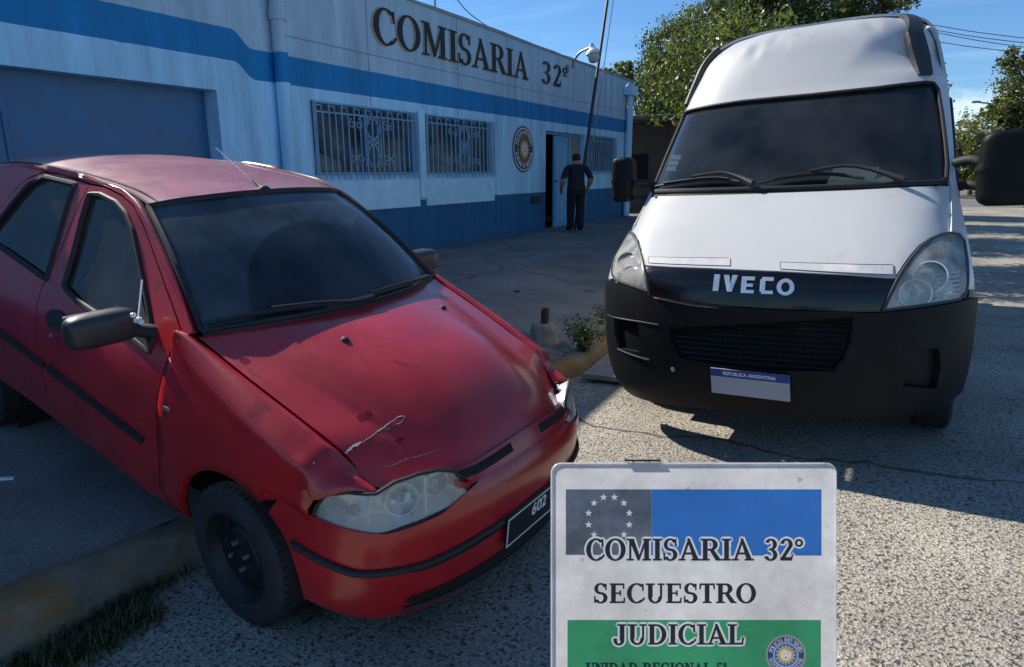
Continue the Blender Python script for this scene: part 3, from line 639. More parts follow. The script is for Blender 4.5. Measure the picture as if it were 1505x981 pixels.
# ------------------------------------------------------------------ lamp on the parapet
lm=thing('wall_lamp','white bell lamp on a curved arm above the parapet of the station','lamp',(WX+.03,15.05,3.95))
D0=np.array([WX+.03,15.05,3.95])
def lp(px,x=WX+.55): return at(px,0,x)-D0
P=[at((843,100),0,WX+.03),at((845,88),0,WX+.06),at((852,78),0,WX+.2),at((862,72.5),0,WX+.4),at((870,69),0,WX+.58)]
P=crp(np.array(P)-D0,20)
mb=MB();mb.tube(P,.028,10);mb.box((-.03,-.05,-.10),(.02,.05,.06));mb.o('arm',STEEL,lm)
hd=Vector(P[-1])
Mh=Matrix.Translation(hd)@Matrix.Rotation(R(-12),4,'Y')@Matrix.Scale(.86,4)
mb=MB();mb.lathe([(.0001,.09),(.05,.085),(.07,.03),(.075,-.03),(.16,-.10),(.185,-.14),(.19,-.19),(.175,-.19),(.15,-.12)],24,M=Mh);mb.o('shade',WHITE,lm)
mb=MB();mb.lathe([(.15,-.15),(.16,-.20),(.155,-.30),(.12,-.38),(.06,-.41),(.0001,-.42)],24,M=Mh);mb.o('globe',pm('opal_glass',(.45,.45,.40),.2,namt=.1),lm)
mb=MB();mb.box((WX-.1,9.9,4.18),(WX-.06,9.94,4.25));mb.tube([(WX-.08,9.92,4.2),(WX-.08,9.94,6.6)],.02,6)
an=tag(obj('roof_mast',mb.v,mb.f,STEEL),'thin metal mast rising from the station parapet above the big letters','mast')
# leaning pole before the entrance
b0=np.array([-6.25,14.35,.30]);t0=at((898.5,-40),0,-6.25);t1=at((907,-40),0,-6.3)
mb=MB();mb.tube([b0,b0*.5+t0*.5,t0],[.042,.04,.036],8)
lpn=tag(obj('leaning_pole',mb.v,mb.f,pm('dark_pole_paint',(.03,.03,.035),.5)),'tall thin dark pole leaning beside the entrance, behind the standing man','pole')
mb=MB();mb.tube([b0+np.array([.05,.25,0]),t1],.012,5)
tag(obj('stay_wire',mb.v,mb.f,STEEL),'thin stay wire running up beside the leaning dark pole','wire')
mb=MB();P=[at((668,-5),0,WX-3),at((690,20),0,WX-3),at((725,45),0,WX-3)]
mb.tube(crp(np.array(P),8),.012,5);tag(obj('aerial_cable',mb.v,mb.f,BLACKPL),'thin black cable dropping behind the parapet above the big letters','cable')
# ------------------------------------------------------------------ red hatchback
CARF=Frame((-1.92,2.241,-.027),(-4.54,7.07,1.75))
def red_paint():
    m,n,l,o=nodes('faded_red_paint');p=n.new('ShaderNodeBsdfPrincipled');l.new(p.outputs[0],o.inputs[0])
    t=n.new('ShaderNodeTexCoord')
    a=n.new('ShaderNodeTexNoise');a.inputs['Scale'].default_value=2.2;a.inputs['Detail'].default_value=9;a.inputs['Roughness'].default_value=.7;l.new(t.outputs['Object'],a.inputs['Vector'])
    r=n.new('ShaderNodeValToRGB');e=r.color_ramp.elements;e[0].position=.32;e[0].color=(.29,.003,.006,1);e[1].position=.7;e[1].color=(.48,.008,.013,1);l.new(a.outputs['Fac'],r.inputs[0])
    # blotches where the lacquer has lifted: matter, pinker
    b=n.new('ShaderNodeTexNoise');b.inputs['Scale'].default_value=6.5;b.inputs['Detail'].default_value=6;b.inputs['Roughness'].default_value=.6;b.inputs['Distortion'].default_value=.6;l.new(t.outputs['Object'],b.inputs['Vector'])
    br=n.new('ShaderNodeMapRange');br.inputs[1].default_value=.63;br.inputs[2].default_value=.66;l.new(b.outputs['Fac'],br.inputs[0])
    m1=n.new('ShaderNodeMixRGB');l.new(br.outputs[0],m1.inputs[0]);l.new(r.outputs[0],m1.inputs[1]);m1.inputs[2].default_value=(.24,.002,.006,1)
    # dusty fading, boosted on the roof to imitate sun glare
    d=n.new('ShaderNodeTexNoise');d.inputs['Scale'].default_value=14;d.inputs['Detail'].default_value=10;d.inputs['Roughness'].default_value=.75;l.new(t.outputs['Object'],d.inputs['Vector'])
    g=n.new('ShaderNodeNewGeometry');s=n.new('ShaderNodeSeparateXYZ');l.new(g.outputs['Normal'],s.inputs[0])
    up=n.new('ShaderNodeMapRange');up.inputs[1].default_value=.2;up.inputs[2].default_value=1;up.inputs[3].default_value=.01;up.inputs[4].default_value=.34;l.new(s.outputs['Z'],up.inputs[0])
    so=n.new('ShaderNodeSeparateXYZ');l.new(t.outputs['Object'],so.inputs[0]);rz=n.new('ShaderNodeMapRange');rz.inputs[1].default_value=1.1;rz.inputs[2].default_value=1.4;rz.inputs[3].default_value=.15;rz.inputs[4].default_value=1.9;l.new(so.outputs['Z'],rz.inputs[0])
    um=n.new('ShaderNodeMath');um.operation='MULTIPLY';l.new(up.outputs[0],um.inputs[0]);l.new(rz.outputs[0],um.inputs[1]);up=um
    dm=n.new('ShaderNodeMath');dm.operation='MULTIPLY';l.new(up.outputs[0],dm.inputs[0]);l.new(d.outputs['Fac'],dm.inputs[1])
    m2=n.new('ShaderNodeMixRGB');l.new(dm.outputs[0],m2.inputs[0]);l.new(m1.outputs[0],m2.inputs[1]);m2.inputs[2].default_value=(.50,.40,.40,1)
    # stone chips
    c=n.new('ShaderNodeTexVoronoi');c.inputs['Scale'].default_value=17;l.new(t.outputs['Object'],c.inputs['Vector'])
    cr_=n.new('ShaderNodeMapRange');cr_.inputs[1].default_value=.045;cr_.inputs[2].default_value=.06;cr_.inputs[3].default_value=1;cr_.inputs[4].default_value=0;l.new(c.outputs['Distance'],cr_.inputs[0])
    sc=n.new('ShaderNodeSeparateColor');l.new(c.outputs['Color'],sc.inputs[0]);th=n.new('ShaderNodeMath');th.operation='GREATER_THAN';th.inputs[1].default_value=.86;l.new(sc.outputs[0],th.inputs[0])
    mu=n.new('ShaderNodeMath');mu.operation='MULTIPLY';l.new(cr_.outputs[0],mu.inputs[0]);l.new(th.outputs[0],mu.inputs[1])
    m3=n.new('ShaderNodeMixRGB');l.new(mu.outputs[0],m3.inputs[0]);l.new(m2.outputs[0],m3.inputs[1]);m3.inputs[2].default_value=(.5,.42,.42,1)
    l.new(m3.outputs[0],p.inputs['Base Color'])
    rr=n.new('ShaderNodeMapRange');rr.inputs[1].default_value=.3;rr.inputs[2].default_value=.7;rr.inputs[3].default_value=.24;rr.inputs[4].default_value=.44;l.new(a.outputs['Fac'],rr.inputs[0]);l.new(rr.outputs[0],p.inputs['Roughness'])
    setp(p,Coat_Weight=.6,Coat_Roughness=.16)
    bb=n.new('ShaderNodeBump');bb.inputs['Strength'].default_value=.10;bb.inputs['Distance'].default_value=.02
    w2=n.new('ShaderNodeTexNoise');w2.inputs['Scale'].default_value=3.5;w2.inputs['Detail'].default_value=2;l.new(t.outputs['Object'],w2.inputs['Vector']);l.new(w2.outputs['Fac'],bb.inputs['Height']);l.new(bb.outputs[0],p.inputs['Normal'])
    return m
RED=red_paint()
def ip(x,xs,ys): return float(np.interp(x,xs,ys))
def sm(xs,ys):
    P=crp(np.c_[xs,ys],len(xs)*12);return lambda x:float(np.interp(x,P[:,0],P[:,1]))
WXf=sm([-3.15,-2.95,-2.4,-1.5,-.6,0,.25,.45],[.70,.755,.795,.806,.806,.80,.788,.762])
WZf=sm([.12,.22,.3,.45,.6,.72,.8,.9,.98,1.05,1.15,1.3,1.42,1.52],[-.11,-.055,-.03,-.01,0,-.001,-.012,-.037,-.07,-.105,-.15,-.205,-.252,-.31])
def SIDE(x,z): return WXf(x)+WZf(z)
def sfn(sg,off=0): return lambda x,z:(x,sg*(SIDE(x,z)+off),z)
car=thing('hatchback_car','dusty dark red hatchback with a cracked, faded bonnet parked across the kerb','car',mat=CARF.matrix())
GLASSC=glass('car_glass',(.14,.16,.17),.03,dust_sheen=.13,ior=1.6,dust_sheen_col=(.26,.32,.38),dscale=4,lo=.62,arcs=(((-.17,.0,1.06),.1,.50),((-.33,.56,1.05),.1,.44)))  # film mixes grime with a painted bluish sky reflection
GLASSS=glass('side_glass',(.10,.11,.11),.02,ior=2.0,dust_sheen=.10,dust_sheen_col=(.28,.31,.30),dscale=3)
INTER=pm('dark_upholstery',(.02,.021,.023),.9,namt=.3)
def both(name,mat,v,f,parent,ref=(0,1,0),**k):
    """near-side copy (y<0) and far-side copy of a piece given for y>0"""
    v=np.array(v);F=outward(v,f,ref);r=[]
    for sg in (-1,1):
        vv=v.copy();vv[:,1]*=sg
        r.append(obj(name,vv,F if sg>0 else flipf(F),mat,parent,**k))
    return r
inv=lambda pts:CARF.inv(sfn(-1),(-3.1,.5),(.15,1.5),pts)
# --- outlines read in the side view (x,z)
fwin=inv([(94,421),(101,396),(120,325),(132,286),(148,286.5),(171,298),(185,314),(197,343),(205,383),(212,420),(226,500),(219,517),(195,497),(112,441)])
fdoor=[(-.412,1.035),(-.43,.97),(-.45,.8),(-.47,.6),(-.50,.45),(-.53,.345),(-1.083,.435),(-1.40,.475),(-1.40,.655),(-1.441,.87),(-1.455,.977),(-1.395,1.22),(-1.325,1.448),(-1.20,1.452),(-1.06,1.438),(-.95,1.412),(-.84,1.352),(-.72,1.262),(-.58,1.15)]
rwin=inv([(68.5,411),(80,370),(101,300),(112,271),(66,260),(43,271),(23,294)])+[(-2.06,1.19),(-2.15,1.09),(-2.13,1.075),(-1.93,1.068)]
rdoor=[(-1.405,.475),(-1.406,.655),(-1.447,.87),(-1.461,.977),(-1.401,1.22),(-1.331,1.449),(-1.6,1.458),(-1.76,1.448),(-1.90,1.40),(-2.02,1.31),(-2.14,1.18),(-2.23,1.07),(-2.20,.95),(-2.14,.80),(-2.06,.62),(-1.98,.51)]
def door_piece(poly,win,extra):
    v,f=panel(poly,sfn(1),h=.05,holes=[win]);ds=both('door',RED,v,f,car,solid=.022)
    # window pane, rubber surround
    c=np.mean(win,0)
    v,f=panel([tuple(c+(np.array(q)-c)*1.02) for q in win],sfn(1,-.012),h=.07)
    g=both('window_glass',GLASSS,v,f,None)
    mb=MB();L=resamp(win,.03);L=L+[L[0],L[1]];mb.tube([(x,SIDE(x,z)+.002,z) for x,z in L],.013,6,caps=False,flat=.7)
    s=both('window_seal',BLACKPL,mb.v,mb.f,None)
    for o_,d in list(zip(g,ds))+list(zip(s,ds)): o_.parent=d
    return ds
fd=door_piece(fdoor,fwin,None);rd=door_piece(rdoor,rwin,None)
def onside(name,mat,poly,off,parents,h=.03,solid=.012,bev=0):
    v,f=panel(poly,sfn(1,off),h=h)
    r=both(name,mat,v,f,None,solid=solid)
    for o_,p in zip(r,parents): o_.parent=p
    return r
# mirror sail, belt mouldings, handles
sail=inv([(208,430),(214,455),(226,495),(226,508),(219,520),(200,497),(196,487)])
onside('mirror_sail',BLACKPL,sail,.006,fd,h=.04)
ml=inv([(72.5,536),(212,643),(210,651),(72,544.5)]);onside('rub_strip',BLACKPL,ml,.012,fd,h=.05,solid=.02)
ml=inv([(0,483),(66,533),(66,541),(0,491)]);ml=[ml[0],ml[1],ml[2],ml[3],(-2.04,.715),(-2.03,.745)];onside('rub_strip',BLACKPL,ml,.012,rd,h=.05,solid=.02)
for win,par in ((fwin,fd),(rwin,rd)):
    pass
hc=inv([(85,470)])[0]
def ell(cx,cz,a,b,n=20): return [(cx+a*math.cos(t),cz+b*math.sin(t)) for t in np.linspace(0,2*math.pi,n,endpoint=False)]
onside('door_handle',BLACKPL,ell(hc[0],hc[1],.085,.042),.012,fd,h=.02,solid=.02)
onside('door_handle',BLACKPL,ell(-2.03,.95,.07,.04),.012,rd,h=.02,solid=.02)
lk=inv([(75,493)])[0];onside('lock',STEEL,ell(*lk,.011,.011,10),.004,fd,h=.02,solid=.01)
# --- rest of the flank: A pillar, cant rail, quarter panel
tcx=[-.345,-.55,-.70,-.82,-.93,-1.06,-1.3,-1.6,-2.0,-2.4,-2.7,-2.86,-2.98,-3.06]
tcz=[1.045,1.175,1.272,1.355,1.418,1.458,1.470,1.474,1.455,1.41,1.345,1.22,1.02,.85]
arch_r=[(-2.37+.335*math.cos(t),.29+.335*math.sin(t)) for t in np.linspace(R(-5),R(185),22)]
g_=.006
frame=list(zip(tcx,tcz))+[(-3.08,.62),(-3.0,.42),(-2.76,.36)]+[q for q in arch_r if q[1]>.3][1:]
frame=[q for q in frame]
frame+= [(-2.02,.40),(-1.975,.49),(-2.055,.615),(-2.135,.80),(-2.194,.95),(-2.222,1.068),(-2.135,1.187),(-2.017,1.317),(-1.90,1.407),(-1.76,1.455),(-1.6,1.4645),(-1.33,1.4555),(-1.20,1.458),(-1.058,1.4445),(-.945,1.418),(-.835,1.357),(-.715,1.267),(-.575,1.155),(-.409,1.042),(-.395,1.02)]
fr_arch=frame
# arch points run from front to back; order them back to front for the outline
i0=[i for i,q in enumerate(frame) if q==(-2.76,.36)][0]+1
k0=len([q for q in arch_r if q[1]>.3][1:]);frame[i0:i0+k0]=frame[i0:i0+k0][::-1]
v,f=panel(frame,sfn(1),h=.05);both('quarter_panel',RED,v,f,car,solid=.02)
# rocker
rk=[(-.53,.338),(-.52,.262),(-.654,.265),(-1.083,.325),(-1.654,.375),(-2.0,.39),(-1.98,.503),(-1.40,.468),(-1.083,.428)]
v,f=panel(rk,sfn(1,-.004),h=.06);both('rocker',RED,v,f,car,solid=.02)
# --- bonnet
hood_rows=mirror_rows([
 [(-.135,0,1.062),(-.155,.20,1.058),(-.205,.40,1.048),(-.27,.56,1.036),(-.342,.68,1.022)],
 [(.06,0,1.033),(.04,.20,1.026),(.01,.38,.995),(-.03,.54,.952),(-.087,.67,.944)],
 [(.28,0,.985),(.27,.20,.975),(.245,.36,.935),(.215,.50,.872),(.176,.65,.860)],
 [(.46,0,.918),(.45,.20,.908),(.43,.34,.868),(.41,.46,.806),(.367,.63,.790)],
 [(.60,0,.832),(.595,.19,.822),(.58,.32,.792),(.545,.44,.738),(.492,.585,.677)],
 [(.68,0,.745),(.675,.18,.737),(.66,.30,.724),(.63,.38,.713),(.580,.458,.703)],
 [(.722,0,.672),(.718,.17,.668),(.712,.28,.664),(.708,.34,.668),(.700,.388,.690)]])
def tight(r):
    lp=lambda a,b,t:tuple(np.array(a)+(np.array(b)-np.array(a))*t)
    return [r[0],r[1],r[2],lp(r[3],r[2],.28),r[3],lp(r[3],r[4],.28),r[4]]
hood_rows=mirror_rows([tight([q for q in r[4:]]) for r in hood_rows])
vh,fh,Bh=loft(hood_rows,70,121)
fh=outward(vh,fh,(0,0,1))
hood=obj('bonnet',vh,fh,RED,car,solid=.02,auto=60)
def HOOD(s,t): # s along 0..1, t across -1..1
    i=min(max(s,0),1)*(Bh.shape[0]-1);j=(min(max(t,-1),1)*.5+.5)*(Bh.shape[1]-1)
    a=int(min(i,Bh.shape[0]-2));b=int(min(j,Bh.shape[1]-2));u=i-a;w_=j-b
    return Bh[a,b]*(1-u)*(1-w_)+Bh[a+1,b]*u*(1-w_)+Bh[a,b+1]*(1-u)*w_+Bh[a+1,b+1]*u*w_
def hinv(pts): return CARF.inv(lambda s,t:HOOD(s,t),(0,1),(-1,1),pts,60)
# grille recess across the lip of the bonnet
gr=CARF.inv(lambda s,t:HOOD(s,t),(0,1),(-1,1),[(704,690),(708,706),(812,628),(810,606)],70)
def hoff(d): return lambda s,t:tuple(HOOD(s,t)+np.array([d*.85,0,d*.35]))
gw=max(abs(q[1]) for q in gr)
for nm,poly,mt,off,sd in (('grille_surround',[(.845,-.74),(.965,-.76),(.965,.76),(.845,.74)],RED,.014,.016),):
    inner=[(.868,-.70),(.94,-.71),(.94,-.09),(.868,-.09)];inner2=[(.868,.09),(.94,.09),(.94,.71),(.868,.70)]
    v,f=panel(poly,hoff(off),h=.03,holes=[inner,inner2]);gs=obj(nm,v,outward(v,f,(1,0,.3)),mt,hood,solid=sd)
for i_,inr in enumerate((inner,inner2)):
    v,f=panel(inr,hoff(.003),h=.04);obj('grille_mesh',v,outward(v,f,(1,0,.3)),pm('grille_black',(.006,.006,.007),.7),hood)
    mb=MB()
    for s in np.linspace(.878,.932,4):
        P=[hoff(.008)(s,t) for t in np.linspace(inr[0][1]*.98,inr[2][1]*.98,10)];mb.tube(P,.0035,5)
    mb.o('grille_bar',BLACKPL,hood)
# washer jets, peeled-lacquer scar, cracked filler along the leading edge
for px in ((507,500),(651,453)):
    s,t=hinv([px])[0];q=HOOD(s,t)
    mb=MB();mb.lathe([(.016,-.004),(.014,.006),(.008,.012),(.0001,.013)],14,M=Matrix.Translation(Vector(q))@Matrix.Scale(1.3,4,(1,0,0)));mb.o('washer_jet',BLACKPL,hood)
SCAR=pm('bare_filler',(.40,.33,.33),.7,nscale=60,namt=.35)
DARKRED=pm('dark_red_primer',(.12,.006,.012),.5,nscale=30,namt=.4)
def crack(pts,wd,mat,h=.0010,jit=.8):
    q=hinv(pts);q=crp(np.array(q),len(q)*7);P=np.array([HOOD(*a) for a in q]);V=[];n_=len(P)
    for i in range(n_):
        t=P[min(i+1,n_-1)]-P[max(i-1,0)];t/=np.linalg.norm(t)+1e-9;sd=np.cross((.35,0,.94),t);sd/=np.linalg.norm(sd)
        e=math.sin(math.pi*min(1,max(.03,i/(n_-1))))**.5*wd
        V+=[P[i]+sd*e*random.uniform(1-jit,1+jit)+np.array([.3,0,.9])*h,P[i]-sd*e*random.uniform(1-jit,1+jit)+np.array([.3,0,.9])*h]
    F=[(2*i,2*i+1,2*i+3,2*i+2) for i in range(n_-1)];obj('paint_crack',V,outward(V,F,(0,0,1)),mat,hood)
crack([(505,667),(516,660),(532,651),(546,643),(560,634),(573,627),(585,618),(594,612)],.006,DARKRED,.0)
crack([(507,667),(520,656),(531,650)],.0065,SCAR)
crack([(531,651),(548,640),(557,633),(572,622),(580,620)],.0022,SCAR)
crack([(575,620),(586,613),(595,613),(588,622),(578,624)],.0016,SCAR)
crack([(557,686),(580,683),(600,674),(625,668),(645,660)],.0016,SCAR)
for pts in ([(524,614),(530,607),(534,611),(540,604),(547,610),(541,614),(549,619),(538,617),(531,621)],[(582,648),(589,643),(595,646),(588,649),(592,652),(585,652)],[(352,530),(362,526),(368,532),(360,536)]):
    pg=[tuple(q) for q in hinv(pts)];v,f=panel(smoothpoly(pg,4),lambda s,t:HOOD(s,t)+np.array([0,0,.0006]),h=.02);obj('peeled_patch',v,outward(v,f,(0,0,1)),pm('old_lacquer',(.20,.001,.005),.3),hood)
# --- plan curve of the nose and the headlamp outline on it
plan=np.array([(-.05,-.795),(.12,-.792),(.25,-.785),(.36,-.772),(.47,-.742),(.57,-.685),(.66,-.57),(.72,-.42),(.755,-.25),(.77,-.1),(.772,0)])
plan=np.vstack([plan,[(x,-y) for x,y in plan[-2::-1]]]);PL=crp(plan,240);PLs=np.r_[0,np.cumsum(np.linalg.norm(np.diff(PL,axis=0),axis=1))];PLs-=PLs[-1]/2
SL=PLs[-1]
def planp(s):
    x=np.interp(s,PLs,PL[:,0]);y=np.interp(s,PLs,PL[:,1]);e=.01
    dx_=np.interp(s+e,PLs,PL[:,0])-np.interp(s-e,PLs,PL[:,0]);dy_=np.interp(s+e,PLs,PL[:,1])-np.interp(s-e,PLs,PL[:,1]);L=math.hypot(dx_,dy_) or 1
    return x,y,dy_/L,-dx_/L
def HL(s,z,o=0):
    x,y,nx,ny=planp(s);q=-.010-.30*max(0,z-.56)+o;return (x+nx*q,y+ny*q,z)
hlp=[(458,764),(464,745),(478,727),(510,724),(553,726),(580,709),(615,697),(645,691),(667,693),(678,705),(692,730),(664,746),(640,757),(594,776),(570,785),(545,788.5),(489,781),(465,774)]
hs=CARF.inv(lambda s,z:HL(s,z),(-1.15,-.2),(.5,.85),hlp)
# --- front wings
sx=[-.40,-.342,-.087,.176,.367,.504];sy=[.69,.68,.67,.65,.63,.587];sz=[1.035,1.022,.944,.860,.790,.680]
def wing_rows():
    rows=[]
    for x in [-.405,-.342,-.2,-.087,.05,.176,.28,.35]:
        y=ip(x,sx,sy)+.011;z=ip(x,sx,sz);k=min(1,max(0,(x-.08)/.27));zt=z-.115+.042*k*k*(3-2*k);S0=SIDE(x,zt)
        rows.append([(x,y,z),(x-.004,y+.03,z+.010),(x-.01,y+(S0-y)*.62,z-.008),(x-.006,S0-.012,z-.05+.02*k),(x,S0,zt)])
    for x,h in ((.41,hs[2]),(.452,hs[3]),(.486,hs[4])):
        y=ip(x,sx,sy)+.011;z=ip(x,sx,sz)-(.006 if x>.48 else 0);kb={.41:2.0,.452:1.5}.get(x,.7);e=np.array(HL(h[0],h[1],.004));e[1]=abs(e[1]) if x>.42 else SIDE(e[0],e[2]);p=np.array((x,y,z));e[2]+=.004
        rows.append([tuple(p),tuple(p+(e-p)*.22+np.array([0,0,.008*kb])),tuple(p+(e-p)*.55+np.array([.004,0,.016*kb])),tuple(p+(e-p)*.85+np.array([.004,0,.011*kb])),tuple(e)])
    return rows
wr=wing_rows()
v1,f1,B1=loft(wr,61,22)
low=[(q[-1][0],q[-1][2]) for q in wr]            # shoulder line on the flank
ac=(-.025,.27);ar=.34
arch_f=[(ac[0]+ar*math.cos(t),ac[1]+ar*math.sin(t)) for t in np.linspace(R(62),R(176),20)]
B1e=[(p[0],p[2]) for p in B1[:49,-1]]
poly=[q for q in B1e]
poly+=[(HL(*hs[1])[0]-.006,hs[1][1]),(HL(*hs[0])[0]-.006,hs[0][1]),(.345,.600),(.25,.622),(.18,.60)]+arch_f+[(-.36,.27),(-.495,.262),(-.524,.345),(-.494,.45),(-.464,.6),(-.444,.8),(-.424,.94)]
v2,f2=panel(poly,sfn(1),h=.045)
F1=outward(v1,f1,(0,1,1));F2=outward(v2,f2,(0,1,0));b=len(v1)
wv=np.vstack([v1,np.array(v2)]);wf=list(F1)+[tuple(i+b for i in q) for q in F2]
me_=both('front_wing',RED,wv,wf,car,ref=(0,1,.4))
for o_ in me_:
    bm=bmesh.new();bm.from_mesh(o_.data);bmesh.ops.remove_doubles(bm,verts=bm.verts,dist=.003);bm.to_mesh(o_.data);bm.free()
    s_=o_.modifiers.new('t','SOLIDIFY');s_.thickness=.016;s_.offset=-1
bg_=inv([(236,597)])[0]
wb_=onside('wing_badge',STEEL,[(bg_[0]+.02,bg_[1]-.007),(bg_[0]+.055,bg_[1]-.007),(bg_[0]+.055,bg_[1]+.007),(bg_[0]+.02,bg_[1]+.007)],.002,me_,h=.02,solid=.003)
# --- front bumper, one wrap-round skin
boff=sm([.14,.2,.24,.32,.40,.43,.47,.52,.58,.64,.70],[-.09,-.045,-.02,-.006,.0,-.002,-.004,-.002,-.006,-.028,-.075])
def BUMP(s,z,o=0):
    x,y,nx,ny=planp(s);q=boff(z)+o;return (x+nx*q,y+ny*q,z)
def sof(x): # arc position of a plan x on the near (negative) half
    return float(np.interp(x,PL[:120,0],PLs[:120]))
sA=sof(.20);sB=sof(.36)
top=[(sB,.600),(sof(.47),.588),(sof(.60),.575),(sof(.70),.605),(sof(.728),.636),(sof(.760),.682),(0,.678)]
bot=[(sof(.33),.235),(sof(.47),.205),(sof(.6),.195),(sof(.72),.19),(0,.19)]
arc=[(sof(max(-.02,ac[0]+ar*math.cos(t))),ac[1]+ar*math.sin(t)) for t in np.linspace(R(-8),R(54),9)]
half=[(sA+.01,.600),(sof(.25),.622),(sB,.600)]+top[1:]
def mir(L): return [(-s,z) for s,z in L[::-1]]
upper=half+mir(half)[1:]
lower=bot[:-1]+[(0,.19)]+mir(bot[:-1])
loop=upper+[( -s,z) for s,z in arc[::-1]]+[(s,z) for s,z in lower[::-1]]+arc
v,f=panel(loop,lambda s,z:BUMP(s,z),h=.035)
bump=obj('front_bumper',v,outward(v,f,(1,0,0)),RED,car,solid=.012,auto=50)
mb=MB();P=[BUMP(s,ip(abs(s),[0,.3,.55,.8,1.05],[.470,.456,.432,.425,.47]),.004) for s in np.linspace(sof(.285),-sof(.285),70)]
mb.tube(P,.013,8);mb.o('bumper_strip',BLACKPL,bump)
mb=MB();P=[BUMP(s,ip(abs(s),[0,.55,1.05],[.452,.415,.452]),.002) for s in np.linspace(sof(.3),-sof(.3),60)]
mb.tube(P,.007,6);mb.o('bumper_groove',DARK,bump)
sl=[(-.62,.285),(-.60,.305),(-.3,.318),(0,.322),(.3,.318),(.60,.305),(.62,.285),(.58,.262),(.3,.262),(0,.262),(-.3,.262),(-.58,.262)]
v,f=panel(sl,lambda s,z:BUMP(s,z,.003),h=.04);obj('lower_intake',v,outward(v,f,(1,0,0)),DARK,bump)
mb=MB();P=[BUMP(s,.255,.006) for s in np.linspace(-.62,.62,40)];mb.tube(P,.007,6);mb.o('intake_lip',BLACKPL,bump)
# plate
mb=MB();mb.box((.775,-.20,.345),(.783,.20,.475));pl=mb.o('licence_plate',pm('black_plate',(.012,.012,.013),.4),bump,smooth=False,bevel=.003)
mb=MB();
for q in ((-.197,.348,.197,.354),(-.197,.466,.197,.472),(-.197,.354,-.191,.466),(.191,.354,.197,.466)): mb.box((.7835,q[0],q[1]),(.785,q[2],q[3]))
mb.o('plate_border',WHITE,pl,smooth=False)
v,f=bfont('602',.075,.002);v=[(.7845,x+.03,z+.425) for x,z,_ in v];obj('plate_number',v,outward(v,f,(1,0,0)),WHITE,pl,smooth=False)
# --- headlamps
REFL=pm('lamp_reflector',(.86,.88,.90),.30,metal=.5,nscale=25,namt=.25,rvar=.12,bump=.25,bscale=18)
LENS=glass('lamp_lens',(.96,.97,.96),.05,dust_sheen=.24,dust_sheen_col=(.66,.66,.60),dscale=9)  # milky film on the lens imitates sun glint
AMB=pm('amber_bulb',(.35,.12,.03),.3)
def edged(s,z,pg):
    P=np.array(pg);Q=np.roll(P,-1,0);d=Q-P;t=np.clip((((s,z)-P)*d).sum(1)/(d*d).sum(1),0,1);return float(np.min(np.linalg.norm(P+d*t[:,None]-(s,z),axis=1)))
for sg in (-1,1):
    pg=[(s if sg<0 else -s,z) for s,z in hs]
    c=np.mean(pg,0)
    v,f=panel([tuple(c+(np.array(q)-c)*.975) for q in pg],lambda s,z:HL(s,z,-.004-.05*min(1,edged(s,z,pg)/.03)-.012*math.sin(s*37)*math.sin(z*60)*min(1,edged(s,z,pg)/.04)),h=.014);hl=obj('headlight',v,outward(v,f,(1,0,.2)),REFL,car,auto=25)
    ss=[q[0] for q in pg];s0,s1=(min(ss),max(ss))
    def sp(k): return s0+(s1-s0)*k if sg<0 else s1-(s1-s0)*k
    # two bowls, the divider ribs and the indicator bulb
    for k,zc,rr in ((.79,.690,.046),(.55,.662,.058)):
        q=Vector(HL(sp(k),zc,-.03));n_=Vector((planp(sp(k))[2],planp(sp(k))[3],.15)).normalized()
        Mx=Matrix.Translation(q)@n_.to_track_quat('Z','Y').to_matrix().to_4x4()
        mb=MB();mb.lathe([(rr*.25,-.03),(rr*.6,-.022),(rr*.9,-.005),(rr,.012),(rr*.93,.012)],24,M=Mx);mb.o('lamp_bowl',CHROME,hl)
        mb=MB();mb.lathe([(.0001,.004),(.012,.002),(.016,-.02)],12,M=Mx);mb.o('bulb',pm('bulb_glass',(.25,.33,.45),.1),hl)
    for k in (.34,.69):
        mb=MB();P=[HL(sp(k)+(.012 if sg<0 else -.012)*u,.56+.21*u,-.012) for u in np.linspace(.0,1,6)];
        P=[p_ for p_ in P if inpoly(np.array([[sp(k),p_[2]]]),pg)[0]]
        if len(P)>1: mb.tube(P,.006,6);mb.o('divider',REFL,hl)
    q=Vector(HL(sp(.24),.625,-.03));mb=MB();mb.lathe([(.0001,.02),(.014,.015),(.02,-.01),(.015,-.02)],14,M=Matrix.Translation(q)@Matrix.Rotation(R(90),4,'Y'));mb.o('indicator_bulb',AMB,hl)
    mb=MB()
    for z in np.linspace(.585,.665,9):
        P=[HL(sp(k),z,-.004) for k in np.linspace(.03,.15,4) if inpoly(np.array([[sp(k),z]]),pg)[0]]
        if len(P)>1: mb.tube(P,.0022,4)
    mb.o('lens_rib',LENS,hl)
    v,f=panel(pg,lambda s,z:HL(s,z,.002),h=.03);obj('lens',v,outward(v,f,(1,0,.2)),LENS,hl,solid=.004)
    mb=MB();L=resamp(pg,.02);L+=[L[0],L[1]];mb.tube([HL(s,z,-.002) for s,z in L],.008,6,caps=False);mb.o('lamp_seal',BLACKPL,hl)
